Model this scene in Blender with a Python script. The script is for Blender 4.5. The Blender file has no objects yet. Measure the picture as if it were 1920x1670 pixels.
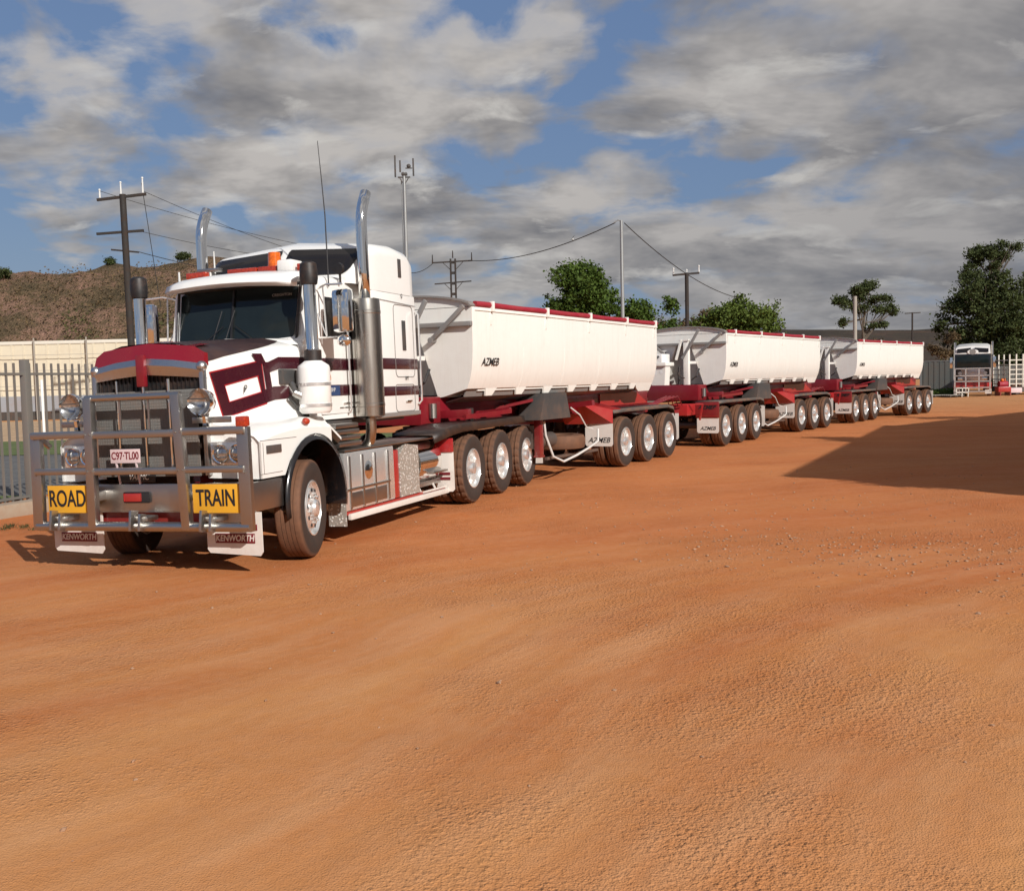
import bpy, bmesh, math, random
from mathutils import Vector, Matrix, noise
C = bpy.context.scene.collection
R = math.radians
PI = math.pi
random.seed(7)

# ------------------------------------------------------------------ materials
MATS = {}
def newmat(name):
    m = bpy.data.materials.new(name); m.use_nodes = True
    nt = m.node_tree
    b = nt.nodes['Principled BSDF']
    MATS[name] = m
    return m, nt, b
def nd(nt, t, **kw):
    n = nt.nodes.new(t)
    for k, v in kw.items(): setattr(n, k, v)
    return n
def coords(nt, scale=(1,1,1), obj=True):
    tc = nd(nt, 'ShaderNodeTexCoord'); mp = nd(nt, 'ShaderNodeMapping')
    mp.inputs['Scale'].default_value = scale
    nt.links.new(tc.outputs['Object'], mp.inputs['Vector'])
    return mp.outputs['Vector']
def tex(nt, vec, scale, detail=4, rough=.55, dist=0):
    n = nd(nt, 'ShaderNodeTexNoise'); n.inputs['Scale'].default_value = scale
    n.inputs['Detail'].default_value = detail; n.inputs['Roughness'].default_value = rough
    n.inputs['Distortion'].default_value = dist
    if vec is not None: nt.links.new(vec, n.inputs['Vector'])
    return n.outputs['Fac']
def ramp(nt, fac, stops):
    r = nd(nt, 'ShaderNodeValToRGB'); e = r.color_ramp.elements
    while len(e) < len(stops): e.new(.5)
    for i, (p, c) in enumerate(stops):
        e[i].position = p; e[i].color = (c[0], c[1], c[2], 1) if not isinstance(c, (int, float)) else (c, c, c, 1)
    nt.links.new(fac, r.inputs['Fac'])
    return r.outputs['Color']
def mix(nt, fac, a, b, mode='MIX'):
    m = nd(nt, 'ShaderNodeMix', data_type='RGBA', blend_type=mode)
    for s, v in ((m.inputs[0], fac), (m.inputs[6], a), (m.inputs[7], b)):
        if isinstance(v, (int, float)): s.default_value = v
        elif isinstance(v, tuple): s.default_value = (v[0], v[1], v[2], 1)
        else: nt.links.new(v, s)
    return m.outputs[2]
def math_(nt, op, a, b=0.0):
    m = nd(nt, 'ShaderNodeMath', operation=op)
    for i, v in enumerate((a, b)):
        if isinstance(v, (int, float)): m.inputs[i].default_value = v
        else: nt.links.new(v, m.inputs[i])
    return m.outputs[0]
def bump(nt, b, h, strength, dist=.02):
    n = nd(nt, 'ShaderNodeBump'); n.inputs['Strength'].default_value = strength
    n.inputs['Distance'].default_value = dist
    nt.links.new(h, n.inputs['Height']); nt.links.new(n.outputs[0], b.inputs['Normal'])
DUST = (.30, .13, .055)
def paint(name, col, rough=.35, coat=.3, dust=.25, lowdust=0, metal=0, scale=3, spec=.5, ztop=1.5, streak=0):
    m, nt, b = newmat(name)
    v = coords(nt)
    n = tex(nt, v, scale, 6, .65)
    n2 = tex(nt, v, scale*9, 4, .7)
    f = ramp(nt, math_(nt, 'MULTIPLY', n, math_(nt, 'ADD', n2, .45)), [(.42, 0), (.75, 1)])
    f = math_(nt, 'MULTIPLY', f, dust)
    if lowdust:
        g = nd(nt, 'ShaderNodeNewGeometry'); s = nd(nt, 'ShaderNodeSeparateXYZ')
        nt.links.new(g.outputs['Position'], s.inputs[0])
        mr = nd(nt, 'ShaderNodeMapRange'); mr.inputs[1].default_value = ztop; mr.inputs[2].default_value = 0
        mr.inputs[3].default_value = 0; mr.inputs[4].default_value = lowdust
        nt.links.new(s.outputs[2], mr.inputs[0])
        f = math_(nt, 'ADD', f, math_(nt, 'MULTIPLY', mr.outputs[0], math_(nt, 'ADD', n, .3)))
    if streak:
        vs = coords(nt, (6, 6, .35)); st_ = tex(nt, vs, 2.2, 5, .6)
        f = math_(nt, 'ADD', f, math_(nt, 'MULTIPLY', ramp(nt, st_, [(.50, 0), (.72, 1)]), streak))
    f.node.use_clamp = True
    nt.links.new(mix(nt, f, col, DUST), b.inputs['Base Color'])
    nt.links.new(ramp(nt, n, [(.3, rough*.8), (.7, min(1, rough*1.4))]), b.inputs['Roughness'])
    b.inputs['Metallic'].default_value = metal
    b.inputs['Coat Weight'].default_value = coat; b.inputs['Coat Roughness'].default_value = .08
    b.inputs['Specular IOR Level'].default_value = spec
    return m
paint('white', (.80, .79, .76), .35, .4, .05, .10)
paint('cream', (.82, .80, .745), .38, .25, .08, .22, scale=.8, ztop=2.7, streak=.07)
paint('white_flap', (.78, .76, .71), .5, 0, .12, .35)
paint('maroon', (.045, .006, .012), .25, .6, .05, .05)
paint('nose_red', (.20, .006, .012), .22, .5, .04, 0)
paint('stripe_dark', (.030, .015, .017), .5, .1, .1, .05)
paint('red', (.36, .012, .018), .32, .4, .10, .25)
paint('deep_red', (.19, .007, .015), .32, .4, .10, .2)  # dark red, kept darker to carry the shade on the chassis rails
paint('tarp_red', (.30, .010, .028), .6, 0, .2)
paint('black', (.012, .012, .013), .45, 0, .16, .3)
paint('black_gloss', (.01, .01, .012), .2, .5, .03)
paint('dark_grey', (.05, .05, .05), .6, 0, .2, .3)
paint('mid_grey', (.22, .21, .2), .5, 0, .2)
paint('guard_top', (.09, .085, .08), .65, 0, .6)
paint('yellow', (.68, .34, .02), .5, 0, .06)
paint('ink', (.012, .012, .014), .5, 0, .02)
paint('ink_red', (.16, .012, .02), .5, 0, .05)
paint('decal_orange', (.75, .22, .03), .4, 0, .02)
paint('decal_blue', (.02, .05, .14), .4, 0, .02)
paint('plate_pink', (.62, .48, .48), .4, 0, .1)
paint('concrete', (.38, .30, .22), .9, 0, .5, scale=1.2)
paint('timber', (.022, .018, .016), .85, 0, .1)
paint('timber_light', (.32, .29, .25), .85, 0, .1)
paint('galv', (.30, .31, .31), .5, 0, .08, metal=.5)
paint('fence_steel', (.20, .185, .165), .5, 0, .15, metal=.3)
paint('insulator', (.6, .6, .58), .3, .3, 0)
paint('wall_cream', (.62, .55, .42), .8, 0, .15, scale=.5)
paint('wall_blue', (.28, .29, .31), .8, 0, .25, scale=.7)
paint('wall_dark', (.05, .045, .04), .8, 0, .3)
paint('sheet_grey', (.13, .14, .13), .7, 0, .3, scale=.6)
paint('shed_green', (.25, .27, .24), .6, 0, .2)
paint('hose_white', (.6, .58, .55), .5, 0, .15)
paint('wire', (.02, .02, .02), .6, 0, 0)
paint('bird_black', (.02, .02, .022), .6, 0, 0)
paint('house_white', (.62, .58, .5), .7, 0, .1)

def metal(name, col, rough, aniso_scale=None, dust=.1, bumpy=0):
    m, nt, b = newmat(name)
    v = coords(nt, (1, 1, 1))
    n = tex(nt, v, 5, 5, .7)
    vs = coords(nt, aniso_scale or (8, 8, 60))
    s = tex(nt, vs, 6, 3, .6)
    f = math_(nt, 'MULTIPLY', ramp(nt, n, [(.45, 0), (.8, 1)]), dust)
    nt.links.new(mix(nt, f, col, (DUST[0]*1.2, DUST[1]*1.2, DUST[2]*1.2)), b.inputs['Base Color'])
    b.inputs['Metallic'].default_value = 1.0
    r = ramp(nt, s, [(.3, rough*.75), (.7, rough*1.3)])
    nt.links.new(r, b.inputs['Roughness'])
    if bumpy: bump(nt, b, n, bumpy, .01)
    return m
metal('chrome', (.86, .85, .83), .07, dust=.03, bumpy=.05)
metal('alloy', (.46, .445, .42), .36, dust=.10, bumpy=.0)
metal('alloy_bright', (.82, .81, .79), .22, dust=.06, bumpy=.05)
m_ = MATS['alloy_bright'].node_tree.nodes['Principled BSDF']; m_.inputs['Metallic'].default_value = .72
metal('muffler_steel', (.48, .46, .42), .26, (1, 1, .1), dust=.05)
metal('lintel_metal', (.55, .54, .53), .34, dust=.1)
paint('screen_mesh', (.15, .145, .135), .55, 0, .25, scale=2)

def chequer():
    m, nt, b = newmat('chequer')
    v = coords(nt, (1, 1, 1))
    ck = nd(nt, 'ShaderNodeTexVoronoi'); ck.inputs['Scale'].default_value = 26
    nt.links.new(v, ck.inputs['Vector'])
    h = ramp(nt, ck.outputs['Distance'], [(.2, 1), (.45, 0)])
    nt.links.new(mix(nt, h, (.42, .38, .33), (.85, .83, .78)), b.inputs['Base Color'])
    b.inputs['Metallic'].default_value = .35; b.inputs['Roughness'].default_value = .4
    bump(nt, b, h, .5, .01)
chequer()
def glassy(name, col, rough=.04):
    m, nt, b = newmat(name)
    v = coords(nt); n = tex(nt, v, 2, 3)
    nt.links.new(mix(nt, n, col, (col[0]*1.8+.004, col[1]*1.8+.005, col[2]*1.8+.004)), b.inputs['Base Color'])
    b.inputs['Roughness'].default_value = rough; b.inputs['Specular IOR Level'].default_value = .35
    b.inputs['Coat Weight'].default_value = .0
glassy('windscreen', (.006, .009, .010))
glassy('side_glass', (.010, .008, .008), .1)
def lens(name, col, e=0):
    m, nt, b = newmat(name)
    v = coords(nt); n = nd(nt, 'ShaderNodeTexVoronoi'); n.inputs['Scale'].default_value = 40
    nt.links.new(v, n.inputs['Vector'])
    nt.links.new(mix(nt, n.outputs['Distance'], col, (col[0]*.5, col[1]*.5, col[2]*.5)), b.inputs['Base Color'])
    b.inputs['Roughness'].default_value = .15
    b.inputs['Coat Weight'].default_value = .6
lens('lens_red', (.5, .05, .02)); lens('lens_orange', (.85, .16, .01)); lens('lens_clear', (.60, .60, .60)); m_ = MATS['lens_clear'].node_tree.nodes['Principled BSDF']; m_.inputs['Metallic'].default_value = .85; m_.inputs['Roughness'].default_value = .2
def tyre_mat():
    m, nt, b = newmat('rubber')
    g = nd(nt, 'ShaderNodeNewGeometry'); v = coords(nt)
    n = tex(nt, v, 6, 6, .7); n2 = tex(nt, v, 40, 3, .6)
    # dust sits on the tread (radius beyond .49) more than on the side wall
    tc = nd(nt, 'ShaderNodeTexCoord'); s = nd(nt, 'ShaderNodeSeparateXYZ'); nt.links.new(tc.outputs['Object'], s.inputs[0])
    r2 = math_(nt, 'ADD', math_(nt, 'MULTIPLY', s.outputs[1], s.outputs[1]), math_(nt, 'MULTIPLY', s.outputs[2], s.outputs[2]))
    tr = nd(nt, 'ShaderNodeMapRange'); tr.inputs[1].default_value = .225; tr.inputs[2].default_value = .26
    tr.inputs[3].default_value = .12; tr.inputs[4].default_value = .62
    nt.links.new(r2, tr.inputs[0])
    f = math_(nt, 'MULTIPLY', tr.outputs[0], ramp(nt, n, [(.25, .55), (.65, 1.2)]))
    nt.links.new(mix(nt, f, (.016, .0155, .015), (.22, .095, .045)), b.inputs['Base Color'])
    b.inputs['Roughness'].default_value = .8
    bump(nt, b, n2, .25, .01)
tyre_mat()

# ------------------------------------------------------------------ mesh helpers
class MB:
    def __init__(s): s.bm = bmesh.new()
    def box(s, x0, x1, y0, y1, z0, z1, bev=0, M=None):
        r = bmesh.ops.create_cube(s.bm, size=1)
        vs = r['verts']
        T = Matrix.Translation(((x0+x1)/2, (y0+y1)/2, (z0+z1)/2)) @ Matrix.Diagonal((abs(x1-x0), abs(y1-y0), abs(z1-z0), 1))
        if M is not None: T = M @ T
        bmesh.ops.transform(s.bm, matrix=T, verts=vs)
        if bev:
            es = list({e for v in vs for e in v.link_edges})
            bmesh.ops.bevel(s.bm, geom=es, offset=bev, segments=2, affect='EDGES', profile=.6)
        return s
    def bar(s, a, b, w, h=None, up=(0,0,1), bev=0):
        """box beam from a to b, w wide, h high"""
        a, b = Vector(a), Vector(b); d = b-a; L = d.length
        if h is None: h = w
        y = d.normalized(); u = Vector(up)
        if abs(u.dot(y)) > .98: u = Vector((0,1,0)) if abs(y.y) < .9 else Vector((1,0,0))
        x = y.cross(u).normalized(); z = x.cross(y)
        M = Matrix((( x.x, y.x, z.x, 0), (x.y, y.y, z.y, 0), (x.z, y.z, z.z, 0), (0,0,0,1)))
        M.translation = (a+b)/2
        return s.box(-w/2, w/2, -L/2, L/2, -h/2, h/2, bev, M)
    def cyl(s, a, b, r, r2=None, n=20, cap=True):
        a, b = Vector(a), Vector(b); d = b-a
        q = Vector((0,0,1)).rotation_difference(d.normalized()).to_matrix().to_4x4()
        M = Matrix.Translation((a+b)/2) @ q
        bmesh.ops.create_cone(s.bm, cap_ends=cap, segments=n, radius1=r, radius2=r if r2 is None else r2, depth=d.length, matrix=M)
        return s
    def tube(s, pts, r, n=12, cap=True, r_end=None):
        pts = [Vector(p) for p in pts]; rings = []
        prev = None
        for i, p in enumerate(pts):
            t = (pts[min(i+1, len(pts)-1)] - pts[max(i-1, 0)]).normalized()
            if prev is None:
                u = t.orthogonal().normalized()
            else:
                u = (prev - t*prev.dot(t)).normalized()
            prev = u; w = t.cross(u)
            rr = r if r_end is None else r + (r_end-r)*i/(len(pts)-1)
            rings.append([s.bm.verts.new(p + (u*math.cos(k*2*PI/n) + w*math.sin(k*2*PI/n))*rr) for k in range(n)])
        for A, B in zip(rings, rings[1:]):
            for k in range(n): s.bm.faces.new((A[k], A[(k+1)%n], B[(k+1)%n], B[k]))
        if cap:
            s.bm.faces.new(rings[0][::-1]); s.bm.faces.new(rings[-1])
        return s
    def lathe(s, prof, n=48, axis='X', M=None, close=False):
        """prof: list of (a, r)  a along axis"""
        rings = []
        for a, r in prof:
            ring = []
            for k in range(n):
                t = 2*PI*k/n; c, q = math.cos(t)*r, math.sin(t)*r
                p = Vector((a, c, q)) if axis == 'X' else (Vector((c, q, a)) if axis == 'Z' else Vector((c, a, q)))
                if M is not None: p = M @ p
                ring.append(s.bm.verts.new(p))
            rings.append(ring)
        pairs = list(zip(rings, rings[1:]))
        if close: pairs.append((rings[-1], rings[0]))
        for A, B in pairs:
            for k in range(n): s.bm.faces.new((A[k], A[(k+1)%n], B[(k+1)%n], B[k]))
        return s
    def disc(s, c, r, nrm, n=24):
        q = Vector((0,0,1)).rotation_difference(Vector(nrm).normalized()).to_matrix().to_4x4()
        bmesh.ops.create_circle(s.bm, cap_ends=True, segments=n, radius=r, matrix=Matrix.Translation(c) @ q)
        return s
    def sphere(s, c, r, sc=(1,1,1), u=20, v=12, M=None):
        T = Matrix.Translation(c) @ Matrix.Diagonal((sc[0], sc[1], sc[2], 1))
        if M is not None: T = M @ T
        bmesh.ops.create_uvsphere(s.bm, u_segments=u, v_segments=v, radius=r, matrix=T)
        return s
    def poly(s, pts, th, nrm=None):
        """extrude a planar polygon (list of 3d points) by th along its normal"""
        pts = [Vector(p) for p in pts]
        if nrm is None:
            nrm = (pts[1]-pts[0]).cross(pts[2]-pts[0]).normalized()
        nrm = Vector(nrm)
        A = [s.bm.verts.new(p) for p in pts]; B = [s.bm.verts.new(p + nrm*th) for p in pts]
        s.bm.faces.new(A[::-1]); s.bm.faces.new(B)
        n = len(pts)
        for k in range(n): s.bm.faces.new((A[k], A[(k+1)%n], B[(k+1)%n], B[k]))
        return s
    def loft(s, secs, caps=True):
        rings = [[s.bm.verts.new(p) for p in sec] for sec in secs]
        n = len(rings[0])
        for A, B in zip(rings, rings[1:]):
            for k in range(n-1): s.bm.faces.new((A[k], A[k+1], B[k+1], B[k]))
        if caps:
            s.bm.faces.new(rings[0][::-1]); s.bm.faces.new(rings[-1])
        return s
    def face(s, pts):
        s.bm.faces.new([s.bm.verts.new(p) for p in pts]); return s
    def build(s, name, mat, parent=None, smooth=30, solid=0, bev=0, subd=0):
        bmesh.ops.remove_doubles(s.bm, verts=s.bm.verts, dist=1e-5)
        bmesh.ops.recalc_face_normals(s.bm, faces=s.bm.faces)
        me = bpy.data.meshes.new(name); s.bm.to_mesh(me); s.bm.free()
        mats = mat if isinstance(mat, (list, tuple)) else [mat]
        for m in mats: me.materials.append(MATS[m])
        if smooth:
            me.shade_smooth(); me.set_sharp_from_angle(angle=R(smooth))
        o = bpy.data.objects.new(name, me); C.objects.link(o)
        if parent is not None: o.parent = parent
        if bev:
            b = o.modifiers.new('bevel', 'BEVEL'); b.width = bev; b.segments = 2; b.limit_method = 'ANGLE'; b.angle_limit = R(35)
        if solid:
            m = o.modifiers.new('thickness', 'SOLIDIFY'); m.thickness = solid; m.offset = 0
        return o
def thing(name, label, cat, loc=(0,0,0), rot=(0,0,0), group=None):
    o = bpy.data.objects.new(name, None); C.objects.link(o); o.empty_display_size = .3
    o.location = loc; o.rotation_euler = rot
    o['label'] = label; o['category'] = cat
    if group: o['group'] = group
    return o
def tag(o, label, cat, group=None, kind=None):
    o['label'] = label; o['category'] = cat
    if group: o['group'] = group
    if kind: o['kind'] = kind
    return o
def struct(o): o['kind'] = 'structure'; return o
def copy_tree(o, parent=None):
    c = o.copy(); C.objects.link(c); c.parent = parent
    for ch in list(o.children): copy_tree(ch, c)
    return c
def text(name, s, size, mat, parent, loc, rot, sx=1, shear=0, ext=.002, bold=0, align='CENTER'):
    cu = bpy.data.curves.new('lettering', 'FONT'); cu.body = s; cu.size = size
    cu.align_x = align; cu.align_y = 'CENTER'; cu.extrude = ext; cu.shear = shear; cu.offset = bold
    t = bpy.data.objects.new(name, cu)
    dg = bpy.context.evaluated_depsgraph_get()
    C.objects.link(t)
    dg.update()
    me = bpy.data.meshes.new_from_object(t.evaluated_get(bpy.context.evaluated_depsgraph_get()))
    C.objects.unlink(t); bpy.data.objects.remove(t)
    me.materials.clear(); me.materials.append(MATS[mat])
    o = bpy.data.objects.new(name, me); C.objects.link(o); o.parent = parent
    o.location = loc; o.rotation_euler = rot; o.scale = (sx, 1, 1)
    return o
FRONT = (R(90), 0, 0)            # lettering that faces -Y
SIDE = (R(90), 0, R(90))         # lettering that faces +X
def mirror(f):
    for s in (1, -1): f(s)

# ------------------------------------------------------------------ camera
F_PX, PITCH, ROLL, CH = 1887.6, .0642, .0231, 1.839
cam = bpy.data.cameras.new('camera'); co = bpy.data.objects.new('camera', cam); C.objects.link(co)
fw = Vector((0, math.cos(PITCH), -math.sin(PITCH))); vu = Vector((0, math.sin(PITCH), math.cos(PITCH)))
xr = Vector((1,0,0))
Rr = xr*math.cos(ROLL) - vu*math.sin(ROLL); Ur = xr*math.sin(ROLL) + vu*math.cos(ROLL)
Rr = xr*math.cos(ROLL) - vu*math.sin(ROLL)
M = Matrix(((Rr.x, Ur.x, -fw.x, 0), (Rr.y, Ur.y, -fw.y, 0), (Rr.z, Ur.z, -fw.z, CH), (0,0,0,1)))
co.matrix_world = M
cam.sensor_width = 36; cam.sensor_fit = 'HORIZONTAL'; cam.lens = 36*F_PX/1920
cam.clip_start = .1; cam.clip_end = 6000
bpy.context.scene.camera = co

# ------------------------------------------------------------------ light and sky
SUN = Vector((.98, -1.50, 1.0)).normalized()      # towards the sun
el = math.asin(SUN.z); az = math.atan2(SUN.x, SUN.y)
sl = bpy.data.lights.new('sun', 'SUN'); so = bpy.data.objects.new('sun', sl); C.objects.link(so)
sl.energy = 5.0; sl.angle = R(.55); sl.color = (1, .97, .92)
so.rotation_euler = SUN.to_track_quat('Z', 'Y').to_euler()
w = bpy.data.worlds.new('World'); bpy.context.scene.world = w; w.use_nodes = True
nt = w.node_tree; bg = nt.nodes['Background']
sky = nd(nt, 'ShaderNodeTexSky', sky_type='NISHITA'); sky.sun_disc = False
sky.sun_elevation = el; sky.sun_rotation = az; sky.air_density = 1.4; sky.dust_density = .6; sky.ozone_density = 2.5
tc = nd(nt, 'ShaderNodeTexCoord'); sp = nd(nt, 'ShaderNodeSeparateXYZ')
nt.links.new(tc.outputs['Generated'], sp.inputs[0])
zz = math_(nt, 'ADD', math_(nt, 'MAXIMUM', sp.outputs[2], 0.0), .28)
cb = nd(nt, 'ShaderNodeCombineXYZ')
nt.links.new(math_(nt, 'DIVIDE', sp.outputs[0], zz), cb.inputs[0])
nt.links.new(math_(nt, 'DIVIDE', sp.outputs[1], zz), cb.inputs[1])
mp = nd(nt, 'ShaderNodeMapping'); mp.inputs['Scale'].default_value = (1.05, 1.0, 1); mp.inputs['Location'].default_value = (-19.2, 15.5, 0)
nt.links.new(cb.outputs[0], mp.inputs[0])
big = tex(nt, mp.outputs[0], 1.45, 3, .5, .4)
mid = tex(nt, mp.outputs[0], 4.6, 6, .52, .3)
mp2 = nd(nt, 'ShaderNodeMapping'); mp2.inputs['Scale'].default_value = (1, 1.3, 1); mp2.inputs['Location'].default_value = (-5.1, 7.7, 0)
nt.links.new(cb.outputs[0], mp2.inputs[0])
puff = tex(nt, mp2.outputs[0], 5.0, 6, .55, .3)
lit = tex(nt, mp2.outputs[0], 2.4, 5, .6, .2)
# more cover to the right of the view
cover = math_(nt, 'ADD', math_(nt, 'ADD', math_(nt, 'MULTIPLY', big, .75), math_(nt, 'MULTIPLY', mid, .95)), math_(nt, 'MULTIPLY', sp.outputs[0], .20))
cover = math_(nt, 'ADD', cover, ramp(nt, sp.outputs[2], [(0.0, .075), (.30, 0)]))
mask = ramp(nt, cover, [(.735, 0), (.84, .8), (.94, 1)])
ccol = ramp(nt, lit, [(.34, (1.8, 1.8, 1.95)), (.47, (3.2, 3.08, 3.05)), (.60, (5.0, 4.75, 4.55))])
ccol = mix(nt, ramp(nt, puff, [(.56, 0), (.70, 1)]), ccol, (6.0, 5.8, 5.5))
# clear sky between the clouds, kept muted
skc = mix(nt, .78, sky.outputs[0], (1.15, 1.85, 3.6))
low = ramp(nt, sp.outputs[2], [(0.0, 1), (.20, 0)])
ccol = mix(nt, math_(nt, 'MULTIPLY', low, .42), ccol, (2.3, 2.45, 2.7))
ccol = mix(nt, ramp(nt, sp.outputs[0], [(.05, 0), (.55, .45)]), ccol, (1.75, 1.8, 2.05))
final = mix(nt, mask, skc, ccol)
nt.links.new(final, bg.inputs['Color']); bg.inputs['Strength'].default_value = .10
sc = bpy.context.scene
sc.view_settings.view_transform = 'Standard'; sc.view_settings.look = 'None'; sc.view_settings.exposure = 0
sc.cycles.use_denoising = True
sc.cycles.max_bounces = 4; sc.cycles.diffuse_bounces = 2; sc.cycles.glossy_bounces = 3; sc.cycles.transmission_bounces = 1
sc.cycles.use_adaptive_sampling = True; sc.cycles.adaptive_threshold = .02

# ------------------------------------------------------------------ ground
def ground_mat():
    m, nt, b = newmat('red_dirt')
    g = nd(nt, 'ShaderNodeNewGeometry'); P = g.outputs['Position']
    def mapp(scale, rot=0, loc=(0,0,0)):
        q = nd(nt, 'ShaderNodeMapping'); q.inputs['Scale'].default_value = scale
        q.inputs['Rotation'].default_value = (0, 0, rot); q.inputs['Location'].default_value = loc
        nt.links.new(P, q.inputs[0]); return q.outputs[0]
    # slow curving wheel sweeps: radial bands round a far point
    warp = nd(nt, 'ShaderNodeTexNoise'); warp.inputs['Scale'].default_value = .12; nt.links.new(P, warp.inputs['Vector'])
    wp = nd(nt, 'ShaderNodeVectorMath', operation='SCALE'); nt.links.new(warp.outputs['Color'], wp.inputs[0]); wp.inputs['Scale'].default_value = 3.0
    ad = nd(nt, 'ShaderNodeVectorMath', operation='ADD'); nt.links.new(P, ad.inputs[0]); nt.links.new(wp.outputs[0], ad.inputs[1])
    sub = nd(nt, 'ShaderNodeVectorMath', operation='SUBTRACT'); nt.links.new(ad.outputs[0], sub.inputs[0]); sub.inputs[1].default_value = (16, -6, 0)
    s = nd(nt, 'ShaderNodeSeparateXYZ'); nt.links.new(sub.outputs[0], s.inputs[0])
    rad = math_(nt, 'SQRT', math_(nt, 'ADD', math_(nt, 'MULTIPLY', s.outputs[0], s.outputs[0]), math_(nt, 'MULTIPLY', s.outputs[1], s.outputs[1])))
    ang = math_(nt, 'ARCTAN2', s.outputs[1], s.outputs[0])
    cv = nd(nt, 'ShaderNodeCombineXYZ'); nt.links.new(math_(nt, 'MULTIPLY', rad, 1.0), cv.inputs[0]); nt.links.new(math_(nt, 'MULTIPLY', ang, 3.2), cv.inputs[1])
    bands = tex(nt, cv.outputs[0], .75, 4, .55)
    bandsf = tex(nt, cv.outputs[0], 2.6, 4, .6)
    n1 = tex(nt, mapp((1,1,1)), .22, 5, .55)
    n2 = tex(nt, mapp((1,1,1)), 1.1, 6, .6)
    n3 = tex(nt, mapp((1,1,1)), 9, 5, .65)
    base = ramp(nt, n1, [(.3, (.49, .180, .052)), (.5, (.56, .245, .084)), (.72, (.60, .30, .125))])
    base = mix(nt, ramp(nt, bands, [(.38, 0), (.64, .95)]), base, (.42, .125, .034))
    base = mix(nt, ramp(nt, bandsf, [(.45, 0), (.70, .45)]), base, (.62, .34, .18))
    base = mix(nt, ramp(nt, n2, [(.5, 0), (.75, .45)]), base, (.47, .20, .085))
    sp_ = nd(nt, 'ShaderNodeSeparateXYZ'); nt.links.new(P, sp_.inputs[0])
    # redder dirt further in, paler trafficked dirt at the far end
    mr = nd(nt, 'ShaderNodeMapRange'); mr.inputs[1].default_value = 6; mr.inputs[2].default_value = 12
    nt.links.new(sp_.outputs[1], mr.inputs[0])
    base = mix(nt, math_(nt, 'MULTIPLY', mr.outputs[0], .68), base, (.49, .145, .044))
    mn = nd(nt, 'ShaderNodeMapRange'); mn.inputs[1].default_value = 7.5; mn.inputs[2].default_value = 4.0; nt.links.new(sp_.outputs[1], mn.inputs[0])
    base = mix(nt, math_(nt, 'MULTIPLY', mn.outputs[0], .42), base, (.57, .28, .115))
    mf = nd(nt, 'ShaderNodeMapRange'); mf.inputs[1].default_value = 34; mf.inputs[2].default_value = 60
    nt.links.new(sp_.outputs[1], mf.inputs[0])
    base = mix(nt, math_(nt, 'MULTIPLY', mf.outputs[0], .75), base, (.50, .25, .105))
    vor = nd(nt, 'ShaderNodeTexVoronoi'); vor.inputs['Scale'].default_value = 62; nt.links.new(P, vor.inputs['Vector'])
    vd = vor.outputs['Distance']
    vor3 = nd(nt, 'ShaderNodeTexVoronoi'); vor3.inputs['Scale'].default_value = 105; nt.links.new(mapp((1,1,1), .9), vor3.inputs['Vector'])
    vor2 = nd(nt, 'ShaderNodeTexVoronoi'); vor2.inputs['Scale'].default_value = 27; nt.links.new(mapp((1,1,1), .5), vor2.inputs['Vector'])
    gp = tex(nt, mapp((1,1,1), 0, (7, 2, 0)), .42, 4, .6)
    grav = ramp(nt, math_(nt, 'ADD', math_(nt, 'MULTIPLY', gp, .8), math_(nt, 'MULTIPLY', n2, .2)), [(.44, 0), (.60, 1)])
    pebble = math_(nt, 'MULTIPLY', ramp(nt, vd, [(.1, 1), (.6, 0)]), math_(nt, 'ADD', grav, .06))
    col = mix(nt, math_(nt, 'MULTIPLY', math_(nt, 'MULTIPLY', ramp(nt, vd, [(.35, 0), (.75, 1)]), math_(nt, 'ADD', grav, .15)), .22), base, (.22, .075, .028))  # gaps between pebbles tinted darker to stand for the shade in them
    col = mix(nt, math_(nt, 'MULTIPLY', ramp(nt, n3, [(.4, 0), (.8, 1)]), .22), col, (.58, .32, .18))
    nt.links.new(col, b.inputs['Base Color'])
    b.inputs['Roughness'].default_value = .95; b.inputs['Specular IOR Level'].default_value = .15
    h = math_(nt, 'ADD', math_(nt, 'MULTIPLY', pebble, .27), math_(nt, 'MULTIPLY', n3, .24))
    h = math_(nt, 'ADD', h, math_(nt, 'MULTIPLY', ramp(nt, vor3.outputs['Distance'], [(.1, 1), (.6, 0)]), .13))
    h = math_(nt, 'ADD', h, math_(nt, 'MULTIPLY', bandsf, .8))
    h = math_(nt, 'ADD', h, math_(nt, 'MULTIPLY', n2, .9))
    h = math_(nt, 'ADD', h, math_(nt, 'MULTIPLY', ramp(nt, vor2.outputs['Distance'], [(.1, 1), (.5, 0)]), math_(nt, 'MULTIPLY', grav, .5)))
    # tread prints left by tyres: narrow arcs with fine cross lugs
    def track(r0, wd, k):
        d = math_(nt, 'ABSOLUTE', math_(nt, 'SUBTRACT', rad, r0))
        msk = nd(nt, 'ShaderNodeMapRange'); msk.inputs[1].default_value = wd; msk.inputs[2].default_value = wd*.7; nt.links.new(d, msk.inputs[0])
        lug = math_(nt, 'SINE', math_(nt, 'ADD', math_(nt, 'MULTIPLY', ang, k), math_(nt, 'MULTIPLY', d, 30)))
        return math_(nt, 'MULTIPLY', msk.outputs[0], lug)
    tr = math_(nt, 'ADD', track(13.2, .16, 330), math_(nt, 'ADD', track(15.4, .16, 380), math_(nt, 'ADD', track(17.1, .15, 420), track(19.3, .15, 470))))
    fade = ramp(nt, tex(nt, mapp((1,1,1), 0, (3, 9, 0)), .5, 3, .5), [(.45, 0), (.62, 1)])
    h = math_(nt, 'ADD', h, math_(nt, 'MULTIPLY', math_(nt, 'MULTIPLY', tr, fade), .07))
    bump(nt, b, h, .75, .020)
ground_mat()
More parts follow.
